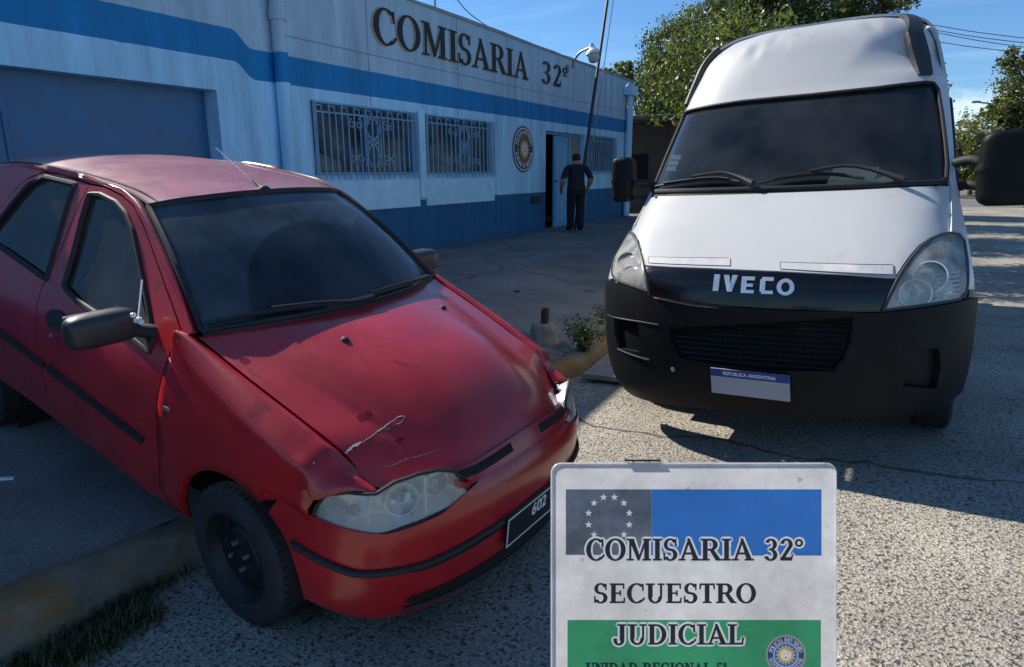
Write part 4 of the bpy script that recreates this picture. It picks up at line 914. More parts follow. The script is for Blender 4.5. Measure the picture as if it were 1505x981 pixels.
# --- windscreen, roof
wb=[[(-.145,0,1.075),(-.165,.2,1.071),(-.22,.4,1.062),(-.285,.55,1.052),(-.352,.664,1.036)]]
wt=[[(-.80,0,1.458),(-.808,.15,1.456),(-.825,.3,1.447),(-.855,.42,1.434),(-.905,.518,1.412)]]
def lerp(a,b,t,bul): return [(p[0]+(q[0]-p[0])*t+bul*.5,p[1]+(q[1]-p[1])*t+bul*.12*(p[1]>.3),p[2]+(q[2]-p[2])*t+bul) for p,q in zip(a,b)]
wsr=[lerp(wb[0],wt[0],t,bb) for t,bb in ((0,0),(.25,.018),(.5,.025),(.75,.018),(1,0))]
v,f,Bw=loft(mirror_rows(wsr),30,40);ws=obj('windscreen',v,outward(v,f,(1,0,1)),GLASSC,car,solid=.005)
mb=MB();edge=[tuple(p) for p in Bw[0]]+[tuple(p) for p in Bw[1:,-1]]+[tuple(p) for p in Bw[-1,::-1][1:]]+[tuple(p) for p in Bw[::-1,0][1:]]
mb.tube([np.array(p)+np.array([.004,0,.004]) for p in edge],.013,6,caps=False,flat=.8);mb.o('windscreen_seal',BLACKPL,ws)
# painted black border inside the glass
for side in (0,1):
    v=[];f=[]
    for i in range(Bw.shape[0]):
        for j in range(5):
            q=Bw[i,j if side==0 else -1-j];v.append(q-np.array([.006,0,.006]))
    f=[(i*5+j,i*5+j+1,(i+1)*5+j+1,(i+1)*5+j) for i in range(Bw.shape[0]-1) for j in range(2)]
    obj('black_border',v,f,BLACKPL,ws)
rr_=[[(-.795,0,1.462),(-.805,.15,1.460),(-.822,.3,1.452),(-.85,.42,1.440),(-.895,.512,1.418)],
 [(-1.02,0,1.489),(-1.02,.15,1.487),(-1.03,.3,1.479),(-1.05,.42,1.467),(-1.06,.512,1.452)],
 [(-1.3,0,1.506),(-1.3,.15,1.504),(-1.3,.3,1.496),(-1.3,.42,1.483),(-1.3,.515,1.466)],
 [(-1.65,0,1.513),(-1.65,.15,1.511),(-1.65,.3,1.502),(-1.65,.42,1.488),(-1.65,.52,1.469)],
 [(-2.05,0,1.497),(-2.05,.15,1.495),(-2.05,.3,1.486),(-2.05,.42,1.472),(-2.05,.515,1.450)],
 [(-2.4,0,1.458),(-2.4,.15,1.456),(-2.4,.3,1.447),(-2.4,.42,1.432),(-2.4,.495,1.408)],
 [(-2.72,0,1.395),(-2.72,.15,1.393),(-2.72,.3,1.383),(-2.71,.40,1.37),(-2.70,.465,1.345)]]
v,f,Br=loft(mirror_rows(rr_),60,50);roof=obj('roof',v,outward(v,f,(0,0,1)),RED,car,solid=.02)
# gutters and cant rails between roof skin and flank
rows=[]
for x in np.linspace(-.35,-2.70,40):
    z=float(np.interp(-x,[-q for q in tcx],tcz));y=SIDE(x,z)
    if x>-.895:
        t=(x+.352)/(-.905+.352);t=min(max(t,0),1);xi=-.352-.553*t;q=Bw[int(round(t*(Bw.shape[0]-1))),-1];rows.append([tuple(q+np.array([-.004,.012,.0])),tuple((q+np.array([x,y,z]))/2+np.array([0,.012,.012])),(x,y,z)])
    else:
        yr=float(np.interp(-x,[-r[-1][0] for r in rr_],[r[-1][1] for r in rr_]));zr=float(np.interp(-x,[-r[-1][0] for r in rr_],[r[-1][2] for r in rr_]))
        rows.append([(x,yr+.006,zr-.001),(x,(yr+y)/2+.008,(zr+z)/2+.009),(x,y,z)])
v,f,_=loft(rows,70,7);both('cant_rail',RED,v,f,car,ref=(0,1,1),solid=.012)
mb=MB();P=[(r[-1][0],r[-1][1]+.002,r[-1][2]+.004) for r in rr_[:]];mb.tube(crp(np.array(P),40),.007,6,flat=.6)
both('roof_gutter',BLACKPL,mb.v,mb.f,roof,ref=(0,0,1))
mb=MB();P=[(r[-1][0],r[-1][1]-.036,r[-1][2]+.013) for r in rr_[:]];mb.tube(crp(np.array(P),40),.0045,6,flat=.5)
both('roof_gutter',BLACKPL,mb.v,mb.f,roof,ref=(0,0,1))
# aerial
mb=MB();ab=np.array([-.835,.0,1.462]);tp=CARF.on((317,217),1,.03)
mb.tube([ab,ab+(tp-ab)*.06,ab+(tp-ab)*.22],[.02,.013,.006],10);mb.lathe([(.032,-.004),(.028,.008),(.015,.02),(.0001,.022)],16,M=Matrix.Translation(Vector(ab)));ae=mb.o('aerial',BLACKPL,roof)
mb=MB();mb.tube([ab+(tp-ab)*.2,tp],.0028,6);mb.o('aerial_rod',STEEL,ae)
# cowl and wipers
cw=[[(x+.012,y,z-.004) for x,y,z in r] for r in wb]+[[(-.128+.0,0,1.052),(-.148,.2,1.048),(-.198,.4,1.038),(-.262,.55,1.027),(-.335,.672,1.014)]]
cw=[cw[0],[( (a[0]+b_[0])/2,a[1],(a[2]+b_[2])/2-.012) for a,b_ in zip(cw[0],cw[1])],cw[1]]
v,f,_=loft(mirror_rows(cw),5,40);cowl=obj('cowl',v,outward(v,f,(0,0,1)),BLACKPL,car)
def wsurf(u,t,o=.014):
    i=min(max(u,0),1)*(Bw.shape[0]-1);j=(t*.5+.5)*(Bw.shape[1]-1);a=int(min(i,Bw.shape[0]-2));b=int(min(j,Bw.shape[1]-2));x=i-a;y=j-b
    q=Bw[a,b]*(1-x)*(1-y)+Bw[a+1,b]*x*(1-y)+Bw[a,b+1]*(1-x)*y+Bw[a+1,b+1]*x*y
    return q+np.array([o*.6,0,o])
winv=lambda pts:CARF.inv(lambda u,t:wsurf(u,t,.02),(0,1),(-1,1),pts,70)
def wiper(blade,arm):
    b_=[wsurf(u,t,.012) for u,t in crp(np.array(winv(blade)),12)];a_=[wsurf(u,t,.020) for u,t in crp(np.array(winv(arm)),8)]
    mb=MB();mb.tube(b_,.007,6);ar_=mb.o('wiper',BLACKPL,car)
    mb=MB();mb.tube([np.array(q)+np.array([.004,0,.007]) for q in b_[1:-1]],.004,5);mb.o('wiper_spine',GREYPL,ar_)
    mb=MB();mb.tube(a_,[.012,.011,.009,.008,.007,.006,.006,.006],8);mb.o('wiper_arm',BLACKPL,ar_)
wiper([(304,473),(360,463),(420,453),(478,446)],[(552,449),(520,443),(470,444),(400,452)])
wiper([(484,452),(530,437),(575,424),(606,415)],[(634,414),(615,411),(585,418),(545,430)])
# --- door mirrors
def mirror_shape(sg,pxs=None):
    c=np.array([-.62,.885,1.035])
    prof=[(-.10,.72),(-.085,.95),(-.04,1.06),(.02,1.05),(.07,1.0),(.095,.9),(.105,.8)]
    v=[];f=[];nx=17;na=28
    Y=.1225*np.sin(np.linspace(-math.pi/2,math.pi/2,nx))
    rows=[]
    for i in range(nx):
        y=Y[i];e=(1-abs(y/.123)**4)**.30
        row=[]
        for k in range(na):
            t=2*math.pi*k/na;cx,cz=math.cos(t),math.sin(t)
            x=.052*math.copysign(abs(cx)**.8,cx)*(.35+.65*e);z=.064*math.copysign(abs(cz)**.62,cz)*(.45+.55*e)
            row.append((c[0]+x,c[1]+y,c[2]+z))
        rows.append(row)
    for r in rows: v+=r
    for i in range(nx-1):
        for k in range(na): f.append((i*na+k,i*na+(k+1)%na,(i+1)*na+(k+1)%na,(i+1)*na+k))
    f.append(tuple(range(na))[::-1]);f.append(tuple((nx-1)*na+k for k in range(na)))
    v=np.array(v);v[:,1]*=sg
    return v,(f if sg>0 else flipf(f)),c
for sg,dr_ in zip((-1,1),fd):
    v,f,c=mirror_shape(sg)
    mo=obj('door_mirror',v,f,GREYPL,dr_,auto=60)
    mb=MB();mb.tube([(-.575,sg*.70,.985),(-.585,sg*.745,1.0),(-.60,sg*.785,1.012),(-.61,sg*.82,1.02)],[.05,.04,.034,.04],12,flat=.7);mb.o('mirror_foot',BLACKPL,mo)
    v=[(c[0]-.066,sg*(c[1]+a),c[2]+b_) for a,b_ in ((-.10,-.05),(.10,-.05),(.10,.05),(-.10,.05))];obj('mirror_glass',v,[(0,1,2,3)],CHROME,mo,smooth=False,solid=.004)
    if sg<0: # white rag or wire tied round the stalk and up the pillar
        mb=MB();kn=CARF.on((203,470),1,-.80);tp2=CARF.on((209,412),1,-.70)
        mb.tube([kn,tp2],.0035,6)
        for dx_,dz_ in ((-.03,.012),(-.005,-.004),(.02,.006),(.035,-.002)):
            mb.lathe([(.0001,.016),(.013,.009),(.015,0),(.013,-.009),(.0001,-.016)],10,M=Matrix.Translation(Vector(kn)+Vector((dx_*.8,-.004,dz_)))@Matrix.Scale(.72,4))
        mb.o('tied_wire',WHITE,mo)
# --- wheels
TYRE=pm('tyre_rubber',(.022,.023,.026),.8,nscale=14,namt=.35,bump=.2,bscale=90)
RIM=pm('black_steel_rim',(.018,.018,.02),.5,metal=.3,nscale=10,namt=.4,stain=(6,(.06,.03,.02),.66))
def wheel(x,sg,r=.285,w_=.165,yo=.79,zc=.28,steer=0,parent=None):
    Mx=Matrix.Translation((x,sg*(yo-w_/2),zc))@Matrix.Rotation(R(steer),4,'Z')@Matrix.Rotation(R(-90*sg),4,'X')
    h=w_/2
    wo=empty('wheel');wo.parent=parent
    mb=MB();mb.lathe([(.165,-h*.85),(.20,-h),(r*.87,-h*.98),(r*.955,-h*.86),(r*.985,-h*.62),(r,-h*.3),(r,h*.3),(r*.985,h*.62),(r*.955,h*.86),(r*.87,h*.98),(.215,h),(.175,h*.9),(.168,h*.8),(.165,h*.6)],56,M=Mx)
    for k in range(56):   # tread blocks
        a=2*math.pi*k/56
        for zo,wd in ((-.66,.19),(-.28,.15),(.10,.15),(.48,.19)):
            q=Mx@Matrix.Rotation(a+zo*.08,4,'Z')
            mb.box((r*.972,-.010,(zo)*h),(r*1.004,.010,(zo+wd*1.45)*h),M=q)
    mb.o('tyre',TYRE,wo,auto=45)
    mb=MB();mb.lathe([(.166,-h*.7),(.168,h*.78),(.180,h*.86),(.183,h*.93),(.176,h*.95),(.165,h*.82),(.150,h*.70),(.142,h*.50),(.118,h*.46),(.105,h*.62),(.085,h*.66),(.06,h*.58),(.035,h*.60),(.03,h*.75),(.0001,h*.78)],48,M=Mx)
    mb.o('rim',RIM,wo,auto=35)
    mb=MB()
    for k in range(4):
        a=2*math.pi*k/4+.4;mb.lathe([(.0001,.02),(.009,.018),(.010,0)],8,M=Mx@Matrix.Translation((.052*math.cos(a),.052*math.sin(a),h*.60)))
    mb.o('wheel_bolt',STEEL,wo)
    mb=MB()
    for k in range(8):
        a=2*math.pi*k/8;mb.lathe([(.012,.001),(.0001,.0015)],12,M=Mx@Matrix.Translation((.128*math.cos(a),.128*math.sin(a),h*.475)))
    mb.o('rim_hole',DARK,wo)
    return wo
for x,st_ in ((-.025,-2),(-2.345,0)):
    for sg in (-1,1): wheel(x,sg,yo=.803 if x>-1 else .78,zc=.258 if x>-1 else .28,steer=st_,parent=car)
# --- inner structure: floor, wheel houses, engine bay, seats, dash
mb=MB();mb.box((-2.9,-.56,.24),(.42,.56,.33));mb.box((-.30,-.55,.33),(.40,.55,.68));mb.box((-3.0,-.62,.33),(-2.0,.62,.72))  # unseen dark boxes, added to block light leaking through the body gaps
mb.box((.42,-.50,.22),(.60,.50,.60))
for q_ in (-.69,.64): mb.box((-2.2,q_,.34),(-.36,q_+.05,.92))
mb.box((-.36,-.62,.34),(-.31,.62,.93));mb.o('underbody',DARK,car,smooth=False)
for x in (0,-2.345):
    mb=MB();Mx=Matrix.Translation((x,.56,.29))@Matrix.Rotation(R(-90),4,'X')
    mb.lathe([(.345,.14),(.345,-.02),(.0001,-.03)],30,M=Mx);both('wheel_house',DARK,mb.v,mb.f,car)
dash=[[(-.24,y,.95+.012*math.cos(y*4)) for y in np.linspace(-.66,.66,7)],[(-.40,y,.985+.02*math.exp(-((y-.35)/.2)**2)) for y in np.linspace(-.66,.66,7)],[(-.58,y,.95+.05*math.exp(-((y-.35)/.2)**2)) for y in np.linspace(-.66,.66,7)],[(-.64,y,.80) for y in np.linspace(-.66,.66,7)],[(-.58,y,.6) for y in np.linspace(-.66,.66,7)]]
v,f,_=loft(dash,20,30);obj('dashboard',v,outward(v,f,(0,0,1)),pm('dash_plastic',(.03,.032,.035),.7),car)
mb=MB();cc=Vector((-.74,.34,.93));q=Matrix.Translation(cc)@Matrix.Rotation(R(65),4,'Y')
mb.tube([q@Vector((.185*math.cos(t),.185*math.sin(t),0)) for t in np.linspace(0,2*math.pi,33)],.013,8,caps=False);mb.lathe([(.0001,.03),(.05,.025),(.06,-.01)],18,M=q)
for a in (0,2.2,4.1): mb.tube([q@Vector((.05*math.cos(a),.05*math.sin(a),0)),q@Vector((.18*math.cos(a),.18*math.sin(a),0))],.012,6)
mb.o('steering_wheel',pm('wheel_plastic',(.045,.047,.05),.6),car)
def seat(y,x,name='seat'):
    rows=[]
    for z,xx,wd,th in ((.62,x-.02,.24,.14),(.80,x-.07,.25,.14),(1.0,x-.13,.235,.12),(1.12,x-.17,.20,.10),(1.15,x-.18,.12,.08),(1.18,x-.19,.12,.09),(1.28,x-.21,.115,.08),(1.31,x-.215,.08,.04)):
        rows.append([(xx+th*.5*math.copysign(abs(math.cos(t))**.6,math.cos(t)),y+wd*math.copysign(abs(math.sin(t))**.6,math.sin(t)),z) for t in np.linspace(0,2*math.pi,17)])
    v,f,_=loft(rows,26,24);return obj(name,v,f,INTER,car)
seat(-.35,-1.15);seat(.35,-1.15)
mb=MB();mb.box((-1.30,-.58,.38),(-.80,-.10,.60));mb.box((-1.30,.10,.38),(-.80,.58,.60));mb.box((-2.35,-.6,.5),(-2.05,.6,1.12));mb.box((-2.1,-.6,.42),(-1.7,.6,.62));mb.o('seat_base',INTER,car,smooth=False,bevel=.05)
# --- tail: hatch, glass, bumper, lamps
tg=[[(-2.72,0,1.39),(-2.72,.25,1.38),(-2.70,.46,1.345)],[(-2.90,0,1.2),(-2.895,.3,1.19),(-2.86,.56,1.17)],[(-3.02,0,1.0),(-3.01,.35,.99),(-2.97,.66,.98)],[(-3.08,0,.85),(-3.07,.38,.84),(-3.03,.69,.83)],[(-3.12,0,.62),(-3.11,.38,.62),(-3.06,.70,.62)]]
v,f,Bt=loft(mirror_rows(tg),30,30);obj('tailgate',v,outward(v,f,(-1,0,0)),RED,car,solid=.02)
gv=[tuple(np.array(p)+np.array([-.006,0,.004])) for r in Bt[4:14:1] for p in r[5:25]];obj('rear_glass',gv,[(i*20+j,i*20+j+1,(i+1)*20+j+1,(i+1)*20+j) for i in range(9) for j in range(19)],GLASSC,car)
rb=[[(-3.05,0,.63),(-3.05,.4,.63),(-3.0,.68,.63),(-2.75,.775,.62)],[(-3.2,0,.58),(-3.19,.4,.58),(-3.1,.70,.58),(-2.76,.79,.58)],[(-3.21,0,.42),(-3.20,.4,.42),(-3.1,.70,.42),(-2.76,.79,.42)],[(-3.1,0,.25),(-3.1,.4,.25),(-3.0,.66,.27),(-2.76,.75,.30)]]
v,f,_=loft(mirror_rows(rb),14,40);obj('rear_bumper',v,outward(v,f,(-1,0,0)),RED,car,solid=.01)
v,f=panel([(-2.97,.66),(-3.06,.66),(-3.05,.85),(-2.98,1.0),(-2.90,1.0)],sfn(1,.006),h=.04);both('tail_light',pm('tail_red',(.3,.01,.01),.2),v,f,car,solid=.01)
# ------------------------------------------------------------------ white van
VANF=Frame((-.522,3.743,.004),(-91.85,-.39,2.93))
def van_paint():
    m=pm('van_white_paint',(.575,.57,.55),.38,nscale=1.3,namt=.05,coat=.3,detail=10,rvar=.12,stain=(3.0,(.45,.43,.40),.63))
    n=m.node_tree.nodes;l=m.node_tree.links;p=[q for q in n if q.type=='BSDF_PRINCIPLED'][0]
    t=n.new('ShaderNodeTexCoord');z=n.new('ShaderNodeTexNoise');z.inputs['Scale'].default_value=2.2;z.inputs['Detail'].default_value=2;l.new(t.outputs['Object'],z.inputs['Vector'])
    b=n.new('ShaderNodeBump');b.inputs['Strength'].default_value=.12;b.inputs['Distance'].default_value=.05;l.new(z.outputs['Fac'],b.inputs['Height']);l.new(b.outputs[0],p.inputs['Normal'])
    return m
VW=van_paint()
VBUMP=pm('bumper_plastic',(.007,.008,.009),.5,spec=.2,nscale=4,namt=.35,bump=.12,bscale=260,stain=(5,(.022,.021,.02),.66))
GLOSSB=pm('gloss_black_plastic',(.006,.006,.007),.12,nscale=8,namt=.2)
GLASSV=glass('van_glass',(.50,.55,.55),.02,dust_sheen=.045,dust_sheen_col=(.32,.35,.36),dscale=3)
van=thing('cargo_van','white high-roof van with a black bumper and a dented roof front','van',mat=VANF.matrix())
ysd=sm([.20,.28,.40,.6,.8,.95,1.1,1.27,1.5,1.71,1.93,2.1,2.3,2.45,2.55,2.61,2.645],[.86,.93,.975,1.0,1.005,1.005,.985,.955,.908,.886,.862,.842,.806,.768,.70,.60,.45])
xcd=sm([.20,.30,.40,.5,.7,.9,1.0,1.06,1.10,1.2,1.35,1.515,1.8,2.1,2.2,2.35,2.48,2.56,2.61,2.645],[-.06,.03,.055,.065,.07,.06,.045,.02,-.03,-.19,-.43,-.675,-.965,-1.275,-1.355,-1.46,-1.55,-1.63,-1.72,-1.9])
qv_=sm([0,.15,.3,.45,.55,.65,.75,.85,.92,.97,1.0],[0,.002,.010,.024,.042,.070,.115,.185,.265,.35,.43])
qs=lambda z:float(np.interp(z,[.9,1.1,1.3,1.5,2.1,2.65],[1,1,.88,.62,.62,.66]))
def VF(v,z,o=0):
    """front shell: v = -1..1 across, z height; o pushes the skin out"""
    def P(v,z):
        a=min(abs(v),1.0);return np.array([xcd(z)-qv_(a)*qs(z),v*ysd(z),z])
    p=P(v,z)
    if o:
        a=P(max(-1,v-.01),z);b=P(min(1,v+.01),z);c=P(v,max(.2,z-.01));d=P(v,min(2.645,z+.01))
        n_=np.cross(b-a,d-c);n_/=np.linalg.norm(n_)+1e-12
        if n_[0]<0:n_=-n_
        p=p+n_*o
    return p
vinv=lambda pts,vr=(-1,1),zr=(.25,2.64):VANF.inv(lambda a,b:VF(a,b),vr,zr,pts,70)
def vfp(name,mat,poly,o=0,h=.05,parent=None,holes=(),solid=.012,**k):
    v,f=panel(poly,lambda a,b:VF(a,b,o),h=h,holes=holes);return obj(name,v,outward(v,f,(1,0,.3)),mat,parent or van,solid=solid,**k)
def line(a,b,n): return [(a[0]+(b[0]-a[0])*t,a[1]+(b[1]-a[1])*t) for t in np.linspace(0,1,n,endpoint=False)]
# headlamp outlines
HLR=vinv([(1297,457),(1308,434),(1320,410),(1331,393),(1341,379),(1355,363),(1370,352),(1383,346),(1395,344),(1408,346),(1416,356),(1420,383),(1421,410),(1419,430),(1410,440),(1385,445),(1357,449.5),(1325,453.5)],(.3,1),(.7,1.4))
HLL=vinv([(954,429),(950,408),(945,388),(941,372),(936,355),(930,344),(922,339),(914,341),(907,354),(903,370),(901,390),(901,404),(905,411),(925,418.5),(940,424)],(-1,-.3),(.7,1.4))
# bonnet
hb=vinv([(950,287),(1100,285.5),(1250,280),(1396,272)],(-1,1),(1.3,1.7))
hood_poly=[(v,z) for v,z in hb]
hood_poly+=vinv([(1396.5,300),(1396.5,340)],(.5,1),(1,1.6))
hood_poly+=[(v-.012,z+.012) for v,z in HLR[8:0:-1][:7]]
hf=vinv([(1318,409),(1250,404),(1146,398.5),(1040,394),(950,390)],(-1,1),(.95,1.3));hood_poly+=[(q[0],q[1]) for q in hf]
hood_poly+=[(v+.012,z+.008) for v,z in HLL[2:7]]
hood_poly+=vinv([(926,325),(936,304)],(-1,-.5),(1,1.6))
def BON(a,b):
    p=VF(a,b);vc=.66+.20*min(1,max(0,(b-1.1)/.29));d=abs(a)-vc;o=-.11*.5*(d+math.sqrt(d*d+.00006))
    return p+np.array([.6,0,.8])*o
v,f=panel(hood_poly,BON,h=.035);vh=obj('bonnet',v,outward(v,f,(1,0,.3)),VW,van,solid=.015,auto=60)
# crisp side creases of the bonnet: raised ribs
def rib(pts,w_,hgt,mat,parent,o=-.004,vr=(-1,1)):
    q=crp(np.array(vinv(pts,vr)),24);mb=MB();mb.tube([VF(a,b,o) for a,b in q],[w_*(.3+.7*math.sin(math.pi*min(1,.1+i/23))) for i in range(24)],8,flat=hgt);return mb
TAPE=pm('grey_tape',(.555,.555,.54),.5,namt=.08,nscale=20)
for pts in ([(953,378),(1073,380),(1073,391.5),(953,387)],[(1147,386),(1312,390),(1312,404),(1147,396)]):
    t=vfp('tape_strip',TAPE,vinv(pts,(-1,1),(.95,1.3)),.003,.05,vh,solid=.002)
    pr_=[tuple(q) for q in vinv(pts,(-1,1),(.95,1.3))];mb=MB();L=resamp(pr_,.04);L+=[L[0]];mb.tube([VF(a,b,.0035) for a,b in L],.0013,4,caps=False);mb.o('tape_edge',GREYPL,t)
# wings / A pillars: the shell between bonnet, headlamp, windscreen and flank
wsp=vinv([(994,160),(1090,149),(1195,139),(1290,129),(1358,121),(1372,122),(1379,131),(1385,166),(1390,205),(1393,240),(1392,262),(1384,268),(1290,272),(1175,276),(1060,279),(965,281),(956,279),(958,268),(969,230),(980,197)],(-1,1),(1.3,2.3))
rv=[]
pr=[(1,.92)]+[(1,z) for z in np.linspace(1.0,2.12,14)]+[(.9,2.13)]
rp_=[(.985,.93),(1,.95)]+[(1,z) for z in np.linspace(1.0,2.155,14)]+[(.93,2.16)]
wsr_=wsp[5:11]  # right edge of the screen, top to bottom
right=[(1,.955)]+[(1,z) for z in np.linspace(1.0,2.16,14)]+[(wsp[4][0]-.01,2.16)]+[(v+.008,z+.004) for v,z in wsp[4:11]]
right+=[(v+.008,z) for v,z in vinv([(1396.5,276),(1396.5,300),(1396.5,340)],(.5,1),(1,1.7))]
right+=[(min(v+.014,.999),z+.012) for v,z in HLR[9:14]]
vfp('wing',VW,right,0,.05,auto=60)
left=[(-1,.955)]+[(-1,z) for z in np.linspace(1.0,2.16,14)]+[(wsp[0][0]+.01,2.16)]+[(v-.008,z+.004) for v,z in [wsp[0]]+wsp[:15:-1][:4]]
left+=[(v-.008,z) for v,z in vinv([(946,288),(935,304),(925,325)],(-1,-.5),(1,1.7))]
left+=[(max(v-.014,-.999),z+.010) for v,z in HLL[6:13]]
vfp('wing',VW,left,0,.05,auto=60)
# header between screen and roof front + dented fairing
fa=[(-.985,2.163),(-.985,2.3),(-.985,2.45),(-.985,2.56),(-.98,2.62)]
topz=2.64
head=[(-1,2.163),(-1,2.4),(-1,2.6),(-1,topz),(1,topz),(1,2.6),(1,2.4),(1,2.163)]
hd_lo=[(wsp[4][0]-.005,2.163)]+[(v,z+.010) for v,z in wsp[4::-1]]+[(wsp[0][0]+.005,2.163)]
def FAIR(a,b):
    p=VF(a,b)
    # two broad raised flanks with a shallow sunken field between them, as pressed; plus dents
    t=min(1,max(0,(b-2.17)/.40));w_=min(1,max(0,(b-2.17)/.20))*min(1,max(0,(2.63-b)/.05))
    er=.27+.40*t**1.3;el=.42-.02*t
    sp_=lambda x:.5*(x+math.sqrt(x*x+.0002))
    o=-w_*(.17*sp_(a-er)*(1-.4*t)+.05*sp_(-a-el))
    for (av,bz,r,k) in ((-.45,2.47,.06,-.010),(-.30,2.53,.06,-.009),(-.38,2.43,.035,.005),(-.13,2.455,.016,.004),(.0,2.455,.016,.004),(-.55,2.5,.05,.007),(.55,2.53,.06,-.010),(-.2,2.5,.05,-.006)):
        q=((a-av)**2+((b-bz)*1.2)**2)/(r*r);o+=k*math.exp(-q)
    if o: p=p+np.array([.78,0,.62])*o
    return p
v,f=panel(head+hd_lo,FAIR,h=.032);obj('roof_front',v,outward(v,f,(1,0,.5)),VW,van,solid=.012,auto=70)
# black trims running up the roof corners
trR=vinv([(1349,112),(1368,112),(1364,85),(1354,50),(1341,19.5),(1333,17),(1322,20),(1331,50),(1341,85)],(.3,1),(2.0,2.645))
trR=[(min(a,.995),b) for a,b in trR]
v,f=panel(trR,lambda a,b:VF(a,b,.022),h=.03);rt=obj('roof_trim',v,outward(v,f,(1,0,.5)),GREYPL,van,solid=.05,bevel=.01)
for pts in ([(1008,151),(1022,122),(1038,92),(1052,66)],[(999,151),(1012,124),(1027,93),(1040,69)]):
    q=crp(np.array(vinv(pts,(-1,-.3),(2.0,2.645))),20);mb=MB();mb.tube([VF(a,b,.004) for a,b in q],.027,8);mb.o('roof_trim',GREYPL,van)
# windscreen
wsin=[tuple(np.mean(wsp,0)+(np.array(q)-np.mean(wsp,0))*np.array([.992,.985])) for q in wsp]
ws=vfp('windscreen',GLASSV,wsp,-.012,.06,solid=.005)
mb=MB();L=resamp(wsp,.04);L+=[L[0],L[1]];mb.tube([VF(a,b,-.002) for a,b in L],.016,8,caps=False,flat=.7);mb.o('windscreen_seal',BLACKPL,ws)
c_=np.mean(wsp,0);inner=[tuple(c_+(np.array(q)-c_)*np.array([.972,.90])+np.array([0,-.006])) for q in wsp]
vfp('black_border',BLACKPL,[tuple(c_+(np.array(q)-c_)*np.array([.995,.99])) for q in wsp],-.020,.06,ws,holes=[inner],solid=.003)
# stickers and papers behind the glass
STK=pm('sticker_paper',(.70,.80,.76),.6)
for k in range(3):
    y=226+k*8.3;x=990-k*3.6
    q=vinv([(x-6,y),(x+9,y-.8),(x+8,y+6),(x-8,y+6.5)],(-1,-.5),(1.4,1.9));vfp('windscreen_sticker',STK,q,-.019,.03,ws,solid=.001)
# cowl panel and wipers
cp=[(v,z-.006) for v,z in vinv([(953,281.5),(1060,279.5),(1175,276.5),(1290,272.5),(1394,267.5)],(-1,1),(1.3,1.7))]
cpl=cp+[(v,z+.004) for v,z in hb[::-1]]
vfp('cowl',BLACKPL,[cp[0],cp[1],cp[2],cp[3],cp[4],hood_poly[3],hood_poly[2],hood_poly[1],hood_poly[0]],-.012,.05,solid=.01)
def vwiper(blade,arm):
    b=[VF(a,z,.014) for a,z in crp(np.array(vinv(blade,(-1,1),(1.3,2.0))),14)];a_=[VF(a,z,.04) for a,z in crp(np.array(vinv(arm,(-1,1),(1.3,2.0))),10)]
    mb=MB();mb.tube(b,.010,6);wo=mb.o('wiper',BLACKPL,van);mb=MB();mb.tube([np.array(q)+np.array([.012,0,.012]) for q in b[2:-2]],.006,6);mb.o('wiper_spine',BLACKPL,wo);mb=MB();mb.tube(a_,[.02,.018,.014,.012,.011,.010,.010,.009,.009,.009],8);mb.o('wiper_arm',BLACKPL,wo)
vwiper([(958,277),(1005,270),(1050,266),(1090,270)],[(1108,277),(1085,266),(1060,260.5),(1020,266)])
vwiper([(1115,272),(1160,263),(1215,259),(1270,265)],[(1326,273),(1280,257),(1240,251.5),(1190,259)])
# grille panel with the maker's chrome letters
bt=vinv([(897,412),(925,421),(953,432),(975,440),(1020,446),(1080,451),(1150,456),(1230,459),(1296,460),(1360,452),(1412,442),(1429,438)],(-1,1),(.6,1.2))
bt[0]=(-1,bt[0][1]);bt[-1]=(1,bt[-1][1])
gp=[(q[0],q[1]-.004) for q in hf[::-1]]+[(v-.010,z) for v,z in HLR[2::-1]][:3]+[(q[0],q[1]+.004) for q in bt[8:2:-1]]+[(bt[2][0],bt[2][1]+.004)]+[(v+.010,z) for v,z in HLL[0:3]]
gpo=vfp('grille_panel',GLOSSB,gp,-.004,.05)
mb=MB();q=crp(np.array(vinv([(962,437),(985,442),(1020,449),(1062,453)],(-1,0),(.7,1.1))),14);mb.tube([VF(a,b,.012) for a,b in q],[.004]+[.016]*12+[.004],8,flat=.5);mb.o('grille_lip',VBUMP,gpo)
def logo():
    V=[];F=[];L='IVECO';xs=[1054,1074,1100,1127.5,1155];ys=[417,418,420,421,423]
    for ch,x,y in zip(L,xs,ys):
        a,z=vinv([(x,y)],(-.5,.5),(.8,1.2))[0];b=len(V)
        W_,H_=.033,.040;t=.019;s=.016
        P={'I':[_r(-.015,-H_,.015,H_)],
           'V':[[(-W_-.004,H_),(-W_+.024,H_),(.004,-H_*.55),(.0,-H_),(-.012,-H_)],[(W_+.004,H_),(W_-.024,H_),(-.004,-H_*.55),(.0,-H_),(.012,-H_)]],
           'E':[_r(-W_,-H_,-W_+.026,H_),_r(-W_,H_-s,W_,H_),_r(-W_,-s/2,W_*.8,s/2),_r(-W_,-H_,W_,-H_+s)],
           'C':[_r(-W_,-H_+.010,-W_+.026,H_-.010),_r(-W_+.008,H_-s,W_,H_),_r(-W_+.008,-H_,W_,-H_+s)],
           'O':[_arc(0,0,.043,H_,0,180,.022,s),_arc(0,0,.043,H_,180,360,.022,s)]}[ch]
        v,f=union2d(P)
        for px_,py_ in v:
            q=VF(a,z+py_,.022);V.append(q+np.array([0,px_,0]))
        F+=[tuple(i+b for i in q) for q in f]
    return V,F
V,F=logo();obj('maker_letters',V,outward(V,F,(1,0,0)),pm('badge_chrome',(.80,.81,.83),.28,metal=.6),gpo,smooth=False,solid=.016)
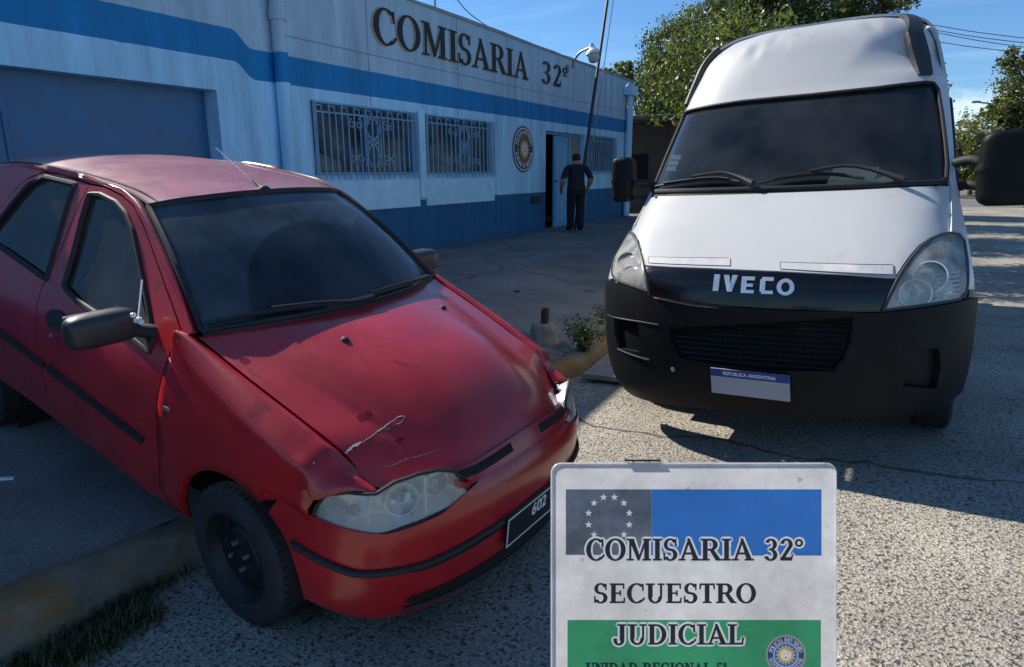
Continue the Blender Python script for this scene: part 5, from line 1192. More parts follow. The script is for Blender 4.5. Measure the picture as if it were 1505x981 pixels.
# bumper
def BV(a,b,o=0): return VF(a,b-.0*a,o)
bz=lambda v:.30+.055*v+(.06*(max(0,abs(v)-.8)/.2)**2)
lowb=[(v,bz(v)) for v in np.linspace(1,-1,25)]
lg=vinv([(985,481),(1060,478),(1160,472),(1253,466),(1250,500),(1240,525),(1224,545),(1130,543),(1040,533),(1000,525),(990,505)],(-1,1),(.4,1.0))
fgR=vinv([(1324,508),(1376,512),(1378,540),(1372,570),(1326,566),(1322,535)],(.3,1),(.3,1.0));fgL=vinv([(906,466),(941,474),(943,500),(942,517),(913,511),(907,490)],(-1,-.3),(.3,1.0))
bpoly=[(v,z) for v,z in bt]+[(1,.6)]+lowb+[(-1,.6)]
bmp=vfp('front_bumper',VBUMP,bpoly,.018,.05,holes=[lg,fgR,fgL],solid=.03,auto=50)
vfp('lower_grille',DARK,[tuple(np.mean(lg,0)+(np.array(q)-np.mean(lg,0))*1.06) for q in lg],-.035,.05,bmp)
mb=MB();zs_=[q[1] for q in lg];vs_=[q[0] for q in lg]
for z in np.arange(min(zs_)+.02,max(zs_),.030):
    P=[VF(a,z,-.012) for a in np.linspace(min(vs_),max(vs_),40) if inpoly(np.array([[a,z]]),lg)[0]]
    if len(P)>2: mb.tube(P,.0045,5)
for a in np.arange(min(vs_)+.02,max(vs_),.035):
    P=[VF(a,z,-.014) for z in np.linspace(min(zs_),max(zs_),16) if inpoly(np.array([[a,z]]),lg)[0]]
    if len(P)>2: mb.tube(P,.004,5)
mb.o('grille_mesh',GLOSSB,bmp)
for q in (fgR,fgL): vfp('fog_lamp_cover',VBUMP,[tuple(np.mean(q,0)+(np.array(p)-np.mean(q,0))*1.08) for p in q],-.018,.04,bmp)
def seam(pts,r,mat,o=.018,vr=(-1,1),zr=(.25,1.2)):
    q=crp(np.array(vinv(pts,vr,zr)),24);mb=MB();mb.tube([VF(a,b,o) for a,b in q],r,6);return mb
mb=seam([(897,463),(915,468),(940,472),(970,477)],.005,DARK);mb.o('bumper_seam',GREYPL,bmp)
mb=seam([(912,512),(930,520),(957,528)],.006,DARK,.020);mb.o('bumper_seam',GREYPL,bmp)
mb=seam([(1255,462),(1253,500),(1238,535),(1222,552)],.004,DARK,.019);mb.o('bumper_seam',DARK,bmp)
a,b=vinv([(991,542)],(-1,0),(.3,.8))[0];mb=MB();mb.lathe([(.0001,.006),(.012,.003),(.014,-.004)],12,M=Matrix.Translation(Vector(VF(a,b,.021)))@Matrix.Rotation(R(90),4,'Y'));mb.o('bumper_bolt',STEEL,bmp)
# plate hanging from the bumper
PB=pm('plate_blue',(.015,.05,.22),.4);PWH=pm('plate_white',(.36,.37,.40),.5,namt=.1)
c0=VANF.on((1044,541),0,.115);c1=VANF.on((1160,553),0,.115);c2=VANF.on((1152,590),0,.115);c3=VANF.on((1046,577),0,.115)
u=(c1-c0);dn=(c3-c0);
def PP(a,b,o=0): return c0+u*a+dn*b+np.array([o,0,0])
pl=obj('licence_plate',[PP(0,0),PP(1,0),PP(1,1),PP(0,1)],outward([PP(0,0),PP(1,0),PP(1,1),PP(0,1)],[(0,1,2,3)],(1,0,0)),PWH,bmp,smooth=False,solid=.012)
q=[PP(0,0,.002),PP(1,0,.002),PP(1,.30,.002),PP(0,.30,.002)];obj('plate_band',q,outward(q,[(0,1,2,3)],(1,0,0)),PB,pl,smooth=False)
v,f=bfont('REPUBLICA ARGENTINA',.026,.0006);wd=max(x for x,_,_ in v)-min(x for x,_,_ in v)
v=[PP(.5+x/.42*1.0,.16-y/.14,.0035) for x,y,_ in v];obj('plate_text',v,outward(v,f,(1,0,0)),WHITE,pl,smooth=False)
# headlamps
for pg,par,sg in ((HLR,van,1),(HLL,van,-1)):
    c=np.mean(pg,0)
    v,f=panel([tuple(c+(np.array(q)-c)*1.02) for q in pg],lambda a,b:VF(a,b,-.07-.012*math.sin(a*60)*math.sin(b*50)),h=.02);hl=obj('headlight',v,outward(v,f,(1,0,.2)),REFL,van,auto=25)
    def spot(fr): # fraction along inner-bottom -> outer-top
        lo=np.min(pg,0);hi=np.max(pg,0);return (lo[0]+(hi[0]-lo[0])*(fr[0] if sg>0 else 1-fr[0]),lo[1]+(hi[1]-lo[1])*fr[1])
    for fr,rr in (((.42,.24),.075),((.60,.53),.080)):
        a,b=spot(fr);q=Vector(VF(a,b,-.045));n_=Vector((1,.25*sg,.1)).normalized();Mx=Matrix.Translation(q)@n_.to_track_quat('Z','Y').to_matrix().to_4x4()
        mb=MB();mb.lathe([(.0001,-.05),(rr*.5,-.045),(rr*.9,-.01),(rr,.02),(rr*.92,.02)],26,M=Mx);mb.o('lamp_bowl',CHROME,hl)
        mb=MB();mb.lathe([(.0001,.01),(.014,.006),(.018,-.03)],12,M=Mx);mb.o('bulb',pm('lamp_bulb',(.3,.36,.45),.1),hl)
    a,b=spot((.74,.80));mb=MB()
    for k in range(5): mb.tube([VF(a-.05+k*.02,b-.025,-.03),VF(a-.05+k*.02,b+.03,-.03)],.007,6)
    mb.o('indicator',pm('indicator_glass',(.30,.12,.08),.25),hl)
    mb=MB();a,b=spot((.80,.32))
    for k in range(7): mb.tube([VF(a-.06,b-.07+k*.022,-.02),VF(a+.05,b-.07+k*.022,-.02)],.005,5)
    mb.o('lens_rib',REFL,hl)
    v,f=panel(pg,lambda a,b:VF(a,b,.006),h=.04);obj('lens',v,outward(v,f,(1,0,.2)),LENS,hl,solid=.004)
    mb=MB();L=resamp(pg,.03);L+=[L[0],L[1]];mb.tube([VF(a,b,.001) for a,b in L],.011,6,caps=False);mb.o('lamp_seal',GREYPL,hl)
# flanks
XR=-5.75
def vside(sg,off=0): return lambda x,z:np.array([x,sg*(ysd(z)+off),z])
xe=lambda z:xcd(z)-qv_(1.0)*qs(z)
ARX=-1.02;ARB=-4.35
af=[(ARX+.41*math.cos(t),.34+.41*math.sin(t)) for t in np.linspace(R(5),R(180),16)]
ab_=[(ARB+.41*math.cos(t),.34+.41*math.sin(t)) for t in np.linspace(R(0),R(180),16)]
fe=[(xe(z)-.004,z) for z in (.955,1.1,1.3,1.5,1.8,2.1,2.3,2.5,2.6)]
vwin=[(-1.05,1.50),(-1.40,1.90),(-1.50,2.0),(-2.28,2.0),(-2.30,1.42),(-1.20,1.40)]
# body below the bumper corner starts behind the arch
outl=fe+[(XR,2.6),(XR,.42)]+[(ARB-.46,.40)]+ab_[::-1]+[(-3.6,.38),(-1.5,.38)]+af[::-1][:-3]+[(-.64,.62),(-.50,.80)]
for sg in (-1,1):
    v,f=panel(outl,vside(sg),h=.12,holes=[vwin]);sd=obj('side_panel',v,outward(v,f,(0,sg,0)),VW,van,solid=.02)
    v,f=panel(vwin,vside(sg,-.01),h=.12);obj('window_glass',v,outward(v,f,(0,sg,0)),GLASSV,sd,solid=.004)
    mb=MB();L=resamp(vwin,.08);L+=[L[0],L[1]];mb.tube([vside(sg,.002)(a,b) for a,b in L],.016,6,caps=False);mb.o('window_seal',BLACKPL,sd)
    mb=MB()
    for L in ([(-2.42,.45),(-2.42,2.1)],[(-1.02,.80),(-1.02,1.36),(-1.10,1.50)],[(-2.42,2.1),(-1.6,2.1)]):
        mb.tube([vside(sg,.0)(a,b) for a,b in resamp(L,.1)[:len(resamp(L,.1))//2+1]],.006,5)
    mb.o('door_gap',DARK,sd)
    mb=MB();mb.tube([vside(sg,.03)(-2.30,1.15),vside(sg,.035)(-2.16,1.15)],.015,6);mb.o('door_handle',BLACKPL,sd)
    mb=MB();P=[vside(sg,.012)(x,.78) for x in np.linspace(-1.5,-3.8,14)];mb.tube(P,.05,6,flat=.5);mb.o('rub_strip',BLACKPL,sd)
rows=[]
for x in (-1.9,-2.6,-3.6,-4.6,XR):
    k=.02 if x<-2 else 0
    rows.append([(x if i<5 else x,y,z+k*(1-i/7)) for i,(y,z) in enumerate([(0,2.66),(.2,2.66),(.40,2.652),(.55,2.63),(.64,2.60),(.70,2.57),(.76,2.50),(.775,2.46)])])
v,f,_=loft(mirror_rows(rows),24,60);obj('roof',v,outward(v,f,(0,0,1)),VW,van,solid=.015)
v=[];L=[(y,z) for z in np.linspace(.42,2.6,14) for y in (ysd(z),)]
q=[(XR,y,z) for y,z in L]+[(XR,-y,z) for y,z in L[::-1]];obj('rear_doors',q,[tuple(range(len(q)))[::-1]],VW,van,smooth=False)
mb=MB();mb.box((XR-.12,-.98,.38),(XR-.001,.98,.58));mb.o('rear_bumper',VBUMP,van,smooth=False,bevel=.03)
# mirrors on two arms
def vmirror(sg,c,w_,h_,dp,arms):
    def prof(t):   # half width and centre along the height: tall head, waist lip, slightly narrower foot
        return float(np.interp(t,[0,.03,.10,.42,.455,.47,.50,.53,.60,.90,.97,1],[.62,.80,.93,.99,1.0,1.03,1.05,1.0,.97,.90,.76,.55]))
    rows=[]
    for t in np.linspace(0,1,26):
        z=c[2]-h_*.45+h_*t;k=prof(t);e=.5 if t in (0,1) else 1
        rows.append([(c[0]+dp*(.35+.65*min(1,k))*.5*math.copysign(abs(math.cos(a))**.6,math.cos(a)),c[1]+w_*.5*k*math.copysign(abs(math.sin(a))**.5,math.sin(a)),z) for a in np.linspace(0,2*math.pi,29)])
    v,f,B=loft(rows,60,44);v=list(v);f=list(f);n=44
    f.append(tuple(range(n-1))[::-1]);f.append(tuple(59*n+k for k in range(n-1)))
    m1=obj('door_mirror',v,f,VBUMP,van,auto=60)
    mb=MB()
    mb.tube([(c[0],c[1]-w_*.52,c[2]+.012),(c[0]+.005,c[1],c[2]+.015),(c[0],c[1]+w_*.52,c[2]+.012)],.03,8,flat=.5)
    for a0,a1,r in arms: mb.tube(crp(np.array([a0,(np.array(a0)+a1)/2+np.array([.01,0,.02]),a1]),10),r,10)
    mb.o('mirror_arm',BLACKPL,m1)
    v=[(c[0]-dp*.52,c[1]+a*w_*.42,c[2]+b) for a,b in ((-1,.05),(1,.05),(1,h_*.48),(-1,h_*.48))];obj('mirror_glass',v,[(0,1,2,3)],CHROME,m1,smooth=False,solid=.003)
mr=VANF.on((1481,253),0,-.88);ml_=VANF.on((917,268),0,-.95)
vmirror(1,np.array([-.88,mr[1],mr[2]]),.29,.40,.16,[((-1.0,.90,1.60),np.array([-.90,mr[1]-.10,1.585]),.028),((-.98,.91,1.46),np.array([-.90,mr[1]-.10,1.45]),.026)])
vmirror(-1,np.array([-.95,ml_[1],ml_[2]]),.165,.315,.15,[((-1.0,-.90,1.56),np.array([-.95,ml_[1]+.05,1.56]),.024),((-.98,-.91,1.45),np.array([-.95,ml_[1]+.05,1.45]),.022)])
# wheels
for x in (ARX,ARB):
    for sg in (-1,1): wheel(x,sg,r=.345,w_=.215,yo=.985,zc=.345,parent=van)
# cab interior
mb=MB();mb.box((-5.7,-.92,.40),(-.55,.92,.55));mb.box((-5.6,-.9,.56),(-2.5,.9,.60));mb.box((-.95,-.78,.55),(-.25,.78,1.0));mb.o('underbody',DARK,van,smooth=False)
mb=MB();mb.box((-2.52,-.86,.6),(-2.47,.86,1.85));mb.box((-2.52,-.72,1.851),(-2.47,.72,2.48));mb.o('bulkhead',INTER,van,smooth=False)
dash=[[(-.76,y,1.475) for y in np.linspace(-.83,.83,7)],[(-.95,y,1.50) for y in np.linspace(-.83,.83,7)],[(-1.2,y,1.48+.03*math.exp(-((y-.42)/.2)**2)) for y in np.linspace(-.84,.84,7)],[(-1.3,y,1.35) for y in np.linspace(-.84,.84,7)],[(-1.3,y,.9) for y in np.linspace(-.84,.84,7)]]
v,f,_=loft(dash,16,24);obj('dashboard',v,outward(v,f,(0,0,1)),pm('van_dash',(.03,.033,.035),.75),van)
mb=MB();q=Matrix.Translation((-1.33,.42,1.50))@Matrix.Rotation(R(38),4,'Y');mb.tube([q@Vector((.22*math.cos(t),.22*math.sin(t),0)) for t in np.linspace(0,2*math.pi,33)],.015,8,caps=False);mb.lathe([(.0001,.02),(.07,.01),(.08,-.03)],16,M=q)
for a in (0.4,2.7,4.7): mb.tube([q@Vector((.06*math.cos(a),.06*math.sin(a),0)),q@Vector((.215*math.cos(a),.215*math.sin(a),0))],.014,6)
mb.o('steering_wheel',INTER,van)
def vseat(y,wd):
    rows=[]
    for z,xx,w2,th in ((1.0,-1.72,wd,.16),(1.3,-1.78,wd,.16),(1.6,-1.86,wd*.95,.14),(1.74,-1.90,wd*.75,.12),(1.77,-1.91,.13,.08),(1.80,-1.92,.14,.10),(1.95,-1.94,.13,.09),(1.99,-1.95,.08,.05)):
        rows.append([(xx+th*.5*math.copysign(abs(math.cos(t))**.6,math.cos(t)),y+w2*math.copysign(abs(math.sin(t))**.6,math.sin(t)),z) for t in np.linspace(0,2*math.pi,17)])
    v,f,_=loft(rows,26,24);obj('seat',v,f,INTER,van)
vseat(.46,.26);vseat(-.22,.24);vseat(-.62,.22)
PAP=pm('loose_paper',(.92,.94,.94),.8,namt=.1)
for k,(pa,pb,tl) in enumerate((((1218,248),(1285,258),.10),((1262,252),(1312,260),.05))):
    a=VANF.on(pa,0,-.98);b=VANF.on(pb,0,-.98);y0,y1=a[1],b[1];z0=1.50
    v=[(-.90,y0,z0+.012+.004*k),(-.92,y1,z0+.006+.004*k),(-1.06,y1+.02,z0+tl),(-1.05,y0+.03,z0+tl+.03)];obj('dashboard_paper',v,[(0,1,2,3)],PAP,van,smooth=False,solid=.002)
# ------------------------------------------------------------------ placard standing on the street
def trans_mat(name,col,tr,dirt=.25,gain=1.0):
    m,n,l,o=nodes(name);d=n.new('ShaderNodeBsdfDiffuse');t=n.new('ShaderNodeBsdfTranslucent');mx=n.new('ShaderNodeMixShader');mx.inputs[0].default_value=tr
    g=n.new('ShaderNodeBsdfGlossy');g.inputs['Roughness'].default_value=.35;m2=n.new('ShaderNodeMixShader');m2.inputs[0].default_value=.04
    tc=n.new('ShaderNodeTexCoord');z=n.new('ShaderNodeTexNoise');z.inputs['Scale'].default_value=5;z.inputs['Detail'].default_value=11;z.inputs['Roughness'].default_value=.72;l.new(tc.outputs['Object'],z.inputs['Vector'])
    r=n.new('ShaderNodeValToRGB');e=r.color_ramp.elements;c=np.array(col);e[0].position=.36;e[0].color=(*(c*(1-dirt*1.5)),1);e[1].position=.62;e[1].color=(*c,1);l.new(z.outputs['Fac'],r.inputs[0])
    s=n.new('ShaderNodeTexNoise');s.inputs['Scale'].default_value=38;s.inputs['Detail'].default_value=4;l.new(tc.outputs['Object'],s.inputs['Vector'])
    sr=n.new('ShaderNodeMapRange');sr.inputs[1].default_value=.67;sr.inputs[2].default_value=.72;sr.inputs[3].default_value=0;sr.inputs[4].default_value=.6;l.new(s.outputs['Fac'],sr.inputs[0])
    cm=n.new('ShaderNodeMixRGB');l.new(sr.outputs[0],cm.inputs[0]);l.new(r.outputs[0],cm.inputs[1]);cm.inputs[2].default_value=(*(c*.35),1)
    for q in (d,t): l.new(cm.outputs[0],q.inputs[0])
    l.new(d.outputs[0],mx.inputs[1]);l.new(t.outputs[0],mx.inputs[2]);l.new(mx.outputs[0],m2.inputs[1]);l.new(g.outputs[0],m2.inputs[2]);l.new(m2.outputs[0],o.inputs[0]);return m
D_=1.45
o0=CPOS+D_*cray((811,682));ux=CR[0];uz=CR[1]
Wd=D_*418/CF; Hd=(o0[2]+.03)/uz[2]
sgm=Matrix.Identity(4)
for i in range(3): sgm[i][0]=ux[i];sgm[i][1]=uz[i];sgm[i][2]=-CR[2][i];sgm[i][3]=o0[i]-uz[i]*Hd
sg=thing('seizure_placard','white placard with blue and green bands reading SECUESTRO JUDICIAL in the foreground','sign',mat=sgm)
k_=D_/CF
def S2(px,py): return ((px-811)*k_,Hd-(py-682)*k_)
def rr(x0,y0,x1,y1,r,n=8):
    o=[]
    for cx,cy,a in ((x1-r,y1-r,0),(x0+r,y1-r,90),(x0+r,y0+r,180),(x1-r,y0+r,270)):
        o+=[(cx+r*math.cos(R(a+90*t/n)),cy+r*math.sin(R(a+90*t/n))) for t in range(n+1)]
    return o
PWHITE=trans_mat('translucent_board',(.90,.90,.91),.74,.22)
PBLUE=trans_mat('blue_film',(.03,.18,.60),.72,.15);PGREY=trans_mat('worn_slate_film',(.16,.20,.27),.65,.45);PGREEN=trans_mat('green_film',(.04,.36,.17),.72,.2);PINK=pm('sign_ink',(.03,.032,.04),.6,namt=.3);PSTAR=trans_mat('star_film',(.75,.78,.82),.7,.1)
def flat(name,poly,z,mat,parent=sg,solid=0):
    v=[(x,y,z) for x,y in poly];return obj(name,v,[tuple(range(len(v)))],mat,parent,smooth=False,solid=solid)
def quad(px0,py0,px1,py1): a=S2(px0,py0);b=S2(px1,py1);return [(a[0],b[1]),(b[0],b[1]),(b[0],a[1]),(a[0],a[1])]
LAY=[([rr(0,0,Wd,Hd,.021)],0),([quad(957.5,719.5,1207.5,817)],1),([quad(831.5,719.5,957.4,816)],2),([quad(834,911.5,1206.5,1110)],3)]
stars=[]
for k in range(12):
    a=R(90-30*k+15);cx,cy=895+31*math.cos(a),763-33*math.sin(a);st_=[]
    for j in range(10):
        t=R(90+36*j);r_=5.6 if j%2==0 else 2.3;st_.append(S2(cx+r_*math.cos(t),cy-r_*math.sin(t)))
    stars.append(st_)
LAY.append((stars,4))
def halo_polys(s,px0,px1,pyt,pyb,hw):
    h=(pyb-pyt)*k_;V,F,wd=text2d(s,h,.05,1.0);W=max(a for a,_ in V);sx=(px1-px0)*k_/W;x0,y0=S2(px0,pyb);o=[];x=0
    for c in s:
        P,a=glyph(c)
        for p in P:
            for k in range(8):
                o.append([(x0+(x+q[0])*h*sx+hw*math.cos(k*math.pi/4),y0+q[1]*h+hw*math.sin(k*math.pi/4)) for q in p])
        x+=a+.05
    return o
LAY.append((halo_polys('COMISARIA 32o',862,1180,792.5,823.5,.0052),4));LAY.append((halo_polys('JUDICIAL',903,1093,918,947,.0052),4))
# the small crest printed on the board
def circ(px,py,r,n=44): return [S2(px+r*math.cos(t),py-r*math.sin(t)) for t in np.linspace(0,2*math.pi,n,endpoint=False)]
CX,CY=1155,963
LAY+=[([circ(CX,CY,29.5)],5),([circ(CX,CY,26.8)],6),([circ(CX,CY,18.3)],4),([circ(CX,CY,17.3)],1)]
LAY.append(([[S2(CX+(16 if i%2==0 else 10.5)*math.cos(math.pi*i/16),CY-(16 if i%2==0 else 10.5)*math.sin(math.pi*i/16)) for i in range(32)]],7))
LAY.append(([circ(CX,CY,8.2,24)],4));LAY.append(([circ(CX-3,CY-2,1.3,8),circ(CX+3,CY-2,1.3,8),circ(CX,CY+4,2,8)],7))
ring=[]
for s_,c0_,sgn_ in (('POLICIA RIO NEGRO',90,-1),('SUSTINE ET ABSTINE',270,1)):
    for i_,ch in enumerate(s_):
        P_,w_=glyph(ch);a_=R(c0_+sgn_*158*((i_+.5)/len(s_)-.5));up_=a_-math.pi/2 if sgn_<0 else a_+math.pi/2
        for p in P_:
            q_=[((x-w_/2)*5.2,(y-.5)*6.0) for x,y in p]
            ring.append([S2(CX+22.6*math.cos(a_)+x*math.cos(up_)-y*math.sin(up_),CY-(22.6*math.sin(a_)+x*math.sin(up_)+y*math.cos(up_))) for x,y in q_])
LAY.append((ring,4))
V=[];E=[]
for ps,_ in LAY:
    for p in ps:
        b=len(V);V+=p;E+=[(b+i,b+(i+1)%len(p)) for i in range(len(p))]
r_=delaunay_2d_cdt([Vector(q) for q in V],E,[],0,1e-6);v2=np.array([tuple(q) for q in r_[0]]);F=[tuple(q) for q in r_[2]]
C=np.array([v2[list(q)].mean(0) for q in F]);mi=np.full(len(F),-1)
for ps,m_ in LAY:
    for p in ps: mi[inpoly(C,p)]=m_
k=[i for i in range(len(F)) if mi[i]>=0];F=outward([(x,y,0) for x,y in v2],[F[i] for i in k],(0,0,1))
obj('board',[(x,y,0) for x,y in v2],F,[PWHITE,PBLUE,PGREY,PGREEN,PSTAR,trans_mat('grey_print',(.42,.44,.46),.6),trans_mat('navy_print',(.03,.09,.25),.65),trans_mat('gold_print',(.80,.55,.10),.7)],sg,smooth=False,fm=[int(mi[i]) for i in k])
edge=rr(.0,.0,Wd,Hd,.021);mb=MB();L=edge+[edge[0]];mb.tube([(x,y,-.002) for x,y in L],.0022,6,caps=False);mb.o('board_rim',trans_mat('rim_plastic',(.92,.92,.94),.6,.05),sg)
def line_txt(s,px0,px1,pyt,pyb,z=.0012):
    h=(pyb-pyt)*k_;V,F,wd=text2d(s,h,.05,1.0,halo=.0009);W=max(a for a,_ in V);sx=(px1-px0)*k_/W
    x0,y0=S2(px0,pyb)
    obj('text_line',[(x0+a*sx,y0+b,z) for a,b in V],F,PINK,sg,smooth=False)
line_txt('COMISARIA 32o',862,1180,792.5,823.5)
line_txt('SECUESTRO',873,1111,858,886)
line_txt('JUDICIAL',903,1093,918,947)
line_txt('UNIDAD REGIONAL 5q',861,1068,974.5,990)
# folding legs behind
mb=MB()
for x in (.06,Wd-.06):
    mb.tube([(x,Hd*.40,-.012),(x,.05,-.20)],.010,8)
mb.tube([(.06,.10,-.18),(Wd-.06,.10,-.18)],.008,8)
mb.o('folding_leg',STEEL,sg)
mb=MB();mb.box((.16,Hd+.0045,-.010),(.238,Hd+.0075,-.003));mb.o('hinge',BLACKPL,sg,smooth=False)
# ------------------------------------------------------------------ kerbside bits
b0=at((799,503),2,.085);bl=thing('bollard_stump','broken concrete bollard stump with an iron stub beside the kerb weeds','bollard',tuple(b0))
CONC=pm('rough_concrete',(.27,.25,.22),.9,nscale=14,namt=.3,bump=.6,bscale=40)
rb_=abs((at((820,505),2,.11)-b0)@CR[0]);
mb=MB();pr=[(rb_*1.25,-.1),(rb_*1.18,.02),(rb_*1.02,.05),(rb_*.98,.10),(rb_*.95,.155),(rb_*.82,.175),(rb_*.4,.18),(.0001,.178)]
mb.lathe(pr,22);mb.v=[(x*(1+.06*math.sin(5*math.atan2(y,x)+z*30)),y*(1+.05*math.cos(4*math.atan2(y,x)+z*20)),z) for x,y,z in mb.v];mb.o('concrete_base',CONC,bl)
mb=MB();mb.lathe([(.036,.15),(.038,.25),(.037,.31),(.030,.315),(.028,.25)],14,M=Matrix.Rotation(R(3),4,'Y'));mb.o('iron_stub',RUST,bl)
sl=[at((857,549),2,.02),at((906,508),2,.06),at((940,497),2,.07),at((946,560),2,.015)]
vv=[tuple(q) for q in sl]+[tuple(q-np.array([0,0,.035])) for q in sl]
tag(obj('ramp_slab',vv,outward(vv,[(0,1,2,3)],(0,0,1))+[(4,7,6,5),(0,1,5,4),(1,2,6,5),(2,3,7,6),(3,0,4,7)],pm('slab_cement',(.26,.245,.225),.85,nscale=5,namt=.25,bump=.3,bscale=50),smooth=False,bevel=.006),'flat grey cement slab laid in the gutter under the van corner','slab')
LEAFG=[pm('leaf_%s'%s,c,.6,nscale=1.5,namt=.4) for s,c in (('dark',(.03,.055,.018)),('mid',(.05,.085,.022)),('light',(.085,.12,.03)),('olive',(.10,.10,.035)))]
def leafmat(name,col):
    m,n,l,o=nodes(name);d=n.new('ShaderNodeBsdfDiffuse');t=n.new('ShaderNodeBsdfTranslucent');g=n.new('ShaderNodeBsdfGlossy');g.inputs['Roughness'].default_value=.4
    oi=n.new('ShaderNodeTexCoord');z=n.new('ShaderNodeTexNoise');z.inputs['Scale'].default_value=.9;z.inputs['Detail'].default_value=8;l.new(oi.outputs['Object'],z.inputs['Vector'])
    r=n.new('ShaderNodeValToRGB');c=np.array(col);r.color_ramp.elements[0].position=.3;r.color_ramp.elements[0].color=(*(c*.6),1);r.color_ramp.elements[1].position=.7;r.color_ramp.elements[1].color=(*(c*1.5),1);l.new(z.outputs['Fac'],r.inputs[0])
    for q in (d,t): l.new(r.outputs[0],q.inputs[0])
    m1=n.new('ShaderNodeMixShader');m1.inputs[0].default_value=.5;l.new(d.outputs[0],m1.inputs[1]);l.new(t.outputs[0],m1.inputs[2])
    m2=n.new('ShaderNodeMixShader');m2.inputs[0].default_value=.06;l.new(m1.outputs[0],m2.inputs[1]);l.new(g.outputs[0],m2.inputs[2]);l.new(m2.outputs[0],o.inputs[0]);return m
LF=[leafmat('foliage_deep',(.05,.075,.016)),leafmat('foliage_mid',(.115,.145,.025)),leafmat('foliage_bright',(.18,.20,.035)),leafmat('foliage_dry',(.15,.13,.04))]
def leaf_quads(P,size,nmi,flatn=.3,asp=.5):
    """diamond leaves at the points P"""
    n=len(P);d=rng.normal(size=(n,3));d[:,2]-=.35;d/=np.linalg.norm(d,axis=1)[:,None]
    e=rng.normal(size=(n,3));e-=(e*d).sum(1)[:,None]*d;e/=np.linalg.norm(e,axis=1)[:,None]
    s=(size*rng.uniform(.55,1.35,n))[:,None]
    nr=np.cross(d,e)
    a=P-d*s*.5;b=P+e*s*asp*.5+nr*s*.06;c=P+d*s*.5;f=P-e*s*asp*.5+nr*s*.06
    V=np.stack([a,b,c,f],1).reshape(-1,3);F=[(4*i,4*i+1,4*i+2,4*i+3) for i in range(n)]
    return V,F
def tree(name,label,cat,base,trunk_h,clumps,nleaf,size,mats=(0,1,2),group=None,lean=(0,0),tr=.16,asp=.5,twigs=True):
    t=thing(name,label,cat,tuple(base),group=group)
    mb=MB();top=Vector((lean[0],lean[1],trunk_h))
    mb.tube(crp(np.array([(0,0,-.2),(.05*tr,.1*tr,trunk_h*.4),tuple(top)]),8),[tr*1.35,tr*1.05,tr,tr*.95,tr*.9,tr*.85,tr*.8,tr*.75],10)
    for (c,r) in clumps:
        c=Vector(c);m=(top+c)/2+Vector((random.uniform(-.3,.3),random.uniform(-.3,.3),random.uniform(-.2,.3)))
        mb.tube(crp(np.array([tuple(top*.9),tuple(m),tuple(c)]),7),[tr*.55,tr*.45,tr*.36,tr*.28,tr*.2,tr*.14,tr*.08],7)
        if twigs:
            for k in range(7):
                d=Vector(rng.normal(size=3)).normalized()*np.mean(r)*random.uniform(.7,1.1);s_=c*.75+m*.25
                mb.tube(crp(np.array([tuple(s_),tuple((s_+c+d)/2+Vector((0,0,.1))),tuple(c+d)]),5),[tr*.12,tr*.09,tr*.07,tr*.05,tr*.03],5)
    mb.o('trunk',pm('bark',(.09,.07,.055),.9,nscale=5,namt=.4,bump=.6,bscale=20),t)
    vol=np.array([np.prod(r) if np.ndim(r) else r**3 for _,r in clumps])**.75;vol/=vol.sum();Vs=[];Fs=[];mi=[];b=0
    for (c,r),w_ in zip(clumps,vol):
        n=int(nleaf*w_);r=np.array(r if np.ndim(r) else (r,r,r),float)
        ns=max(8,n//26);d=rng.normal(size=(ns,3));d/=np.linalg.norm(d,axis=1)[:,None];rad=rng.uniform(.35,1.0,ns)**.45*rng.uniform(.75,1.12,ns)
        C=np.array(c)+d*rad[:,None]*r                       # sprays of leaves with gaps between
        sp=rng.integers(0,ns,n);off=rng.normal(size=(n,3))*(.13*r.mean()*rng.uniform(.5,1.3,ns))[sp][:,None]*np.array([1,1,.8])
        P=C[sp]+off;V,F=leaf_quads(P,size,None,asp=asp);Vs.append(V);Fs+=[tuple(i+b for i in q) for q in F];b+=len(V)
        q=rng.random(ns);k=np.where(q<.35,0,np.where(q<.75,1,2));mi+=list(k[sp])
    V=np.vstack(Vs);obj('crown',V,Fs,[LF[i] for i in mats],t,smooth=False,fm=mi);return t
# weeds at the kerb and grass tuft in the gutter
def weed(name,label,base,n,h,spread,mats,leaf=.03,stems=10):
    t=thing(name,label,'weed',tuple(base),group='weeds on the kerb');mb=MB();P=[]
    for k in range(stems):
        a=random.uniform(0,6.28);l_=h*random.uniform(.5,1.05);d=np.array([math.cos(a)*spread*random.uniform(.3,1),math.sin(a)*spread*random.uniform(.3,1),l_])
        q=crp(np.array([(0,0,0),tuple(d*np.array([.35,.35,.6])),tuple(d)]),8);mb.tube(q,[.004,.004,.0035,.003,.003,.0025,.002,.0015],4)
        for j in range(n//stems):
            i=random.randint(1,7);P.append(q[i]+rng.normal(size=3)*.028)
    mb.o('stem',LEAFG[1],t);V,F=leaf_quads(np.array(P),leaf,None);obj('foliage',V,F,[LF[i] for i in mats],t,smooth=False,fm=list(rng.integers(0,len(mats),len(F))))
weed('kerb_weed','bushy dark green weed growing on the kerb behind the bollard stump',at((857,520),2,.055),900,.34,.26,(0,1,2),.035,16)
weed('kerb_weed','thin straggly weed growing on the kerb beside the van bumper',at((886,478),2,.065),240,.20,.16,(1,2,3),.028,9)
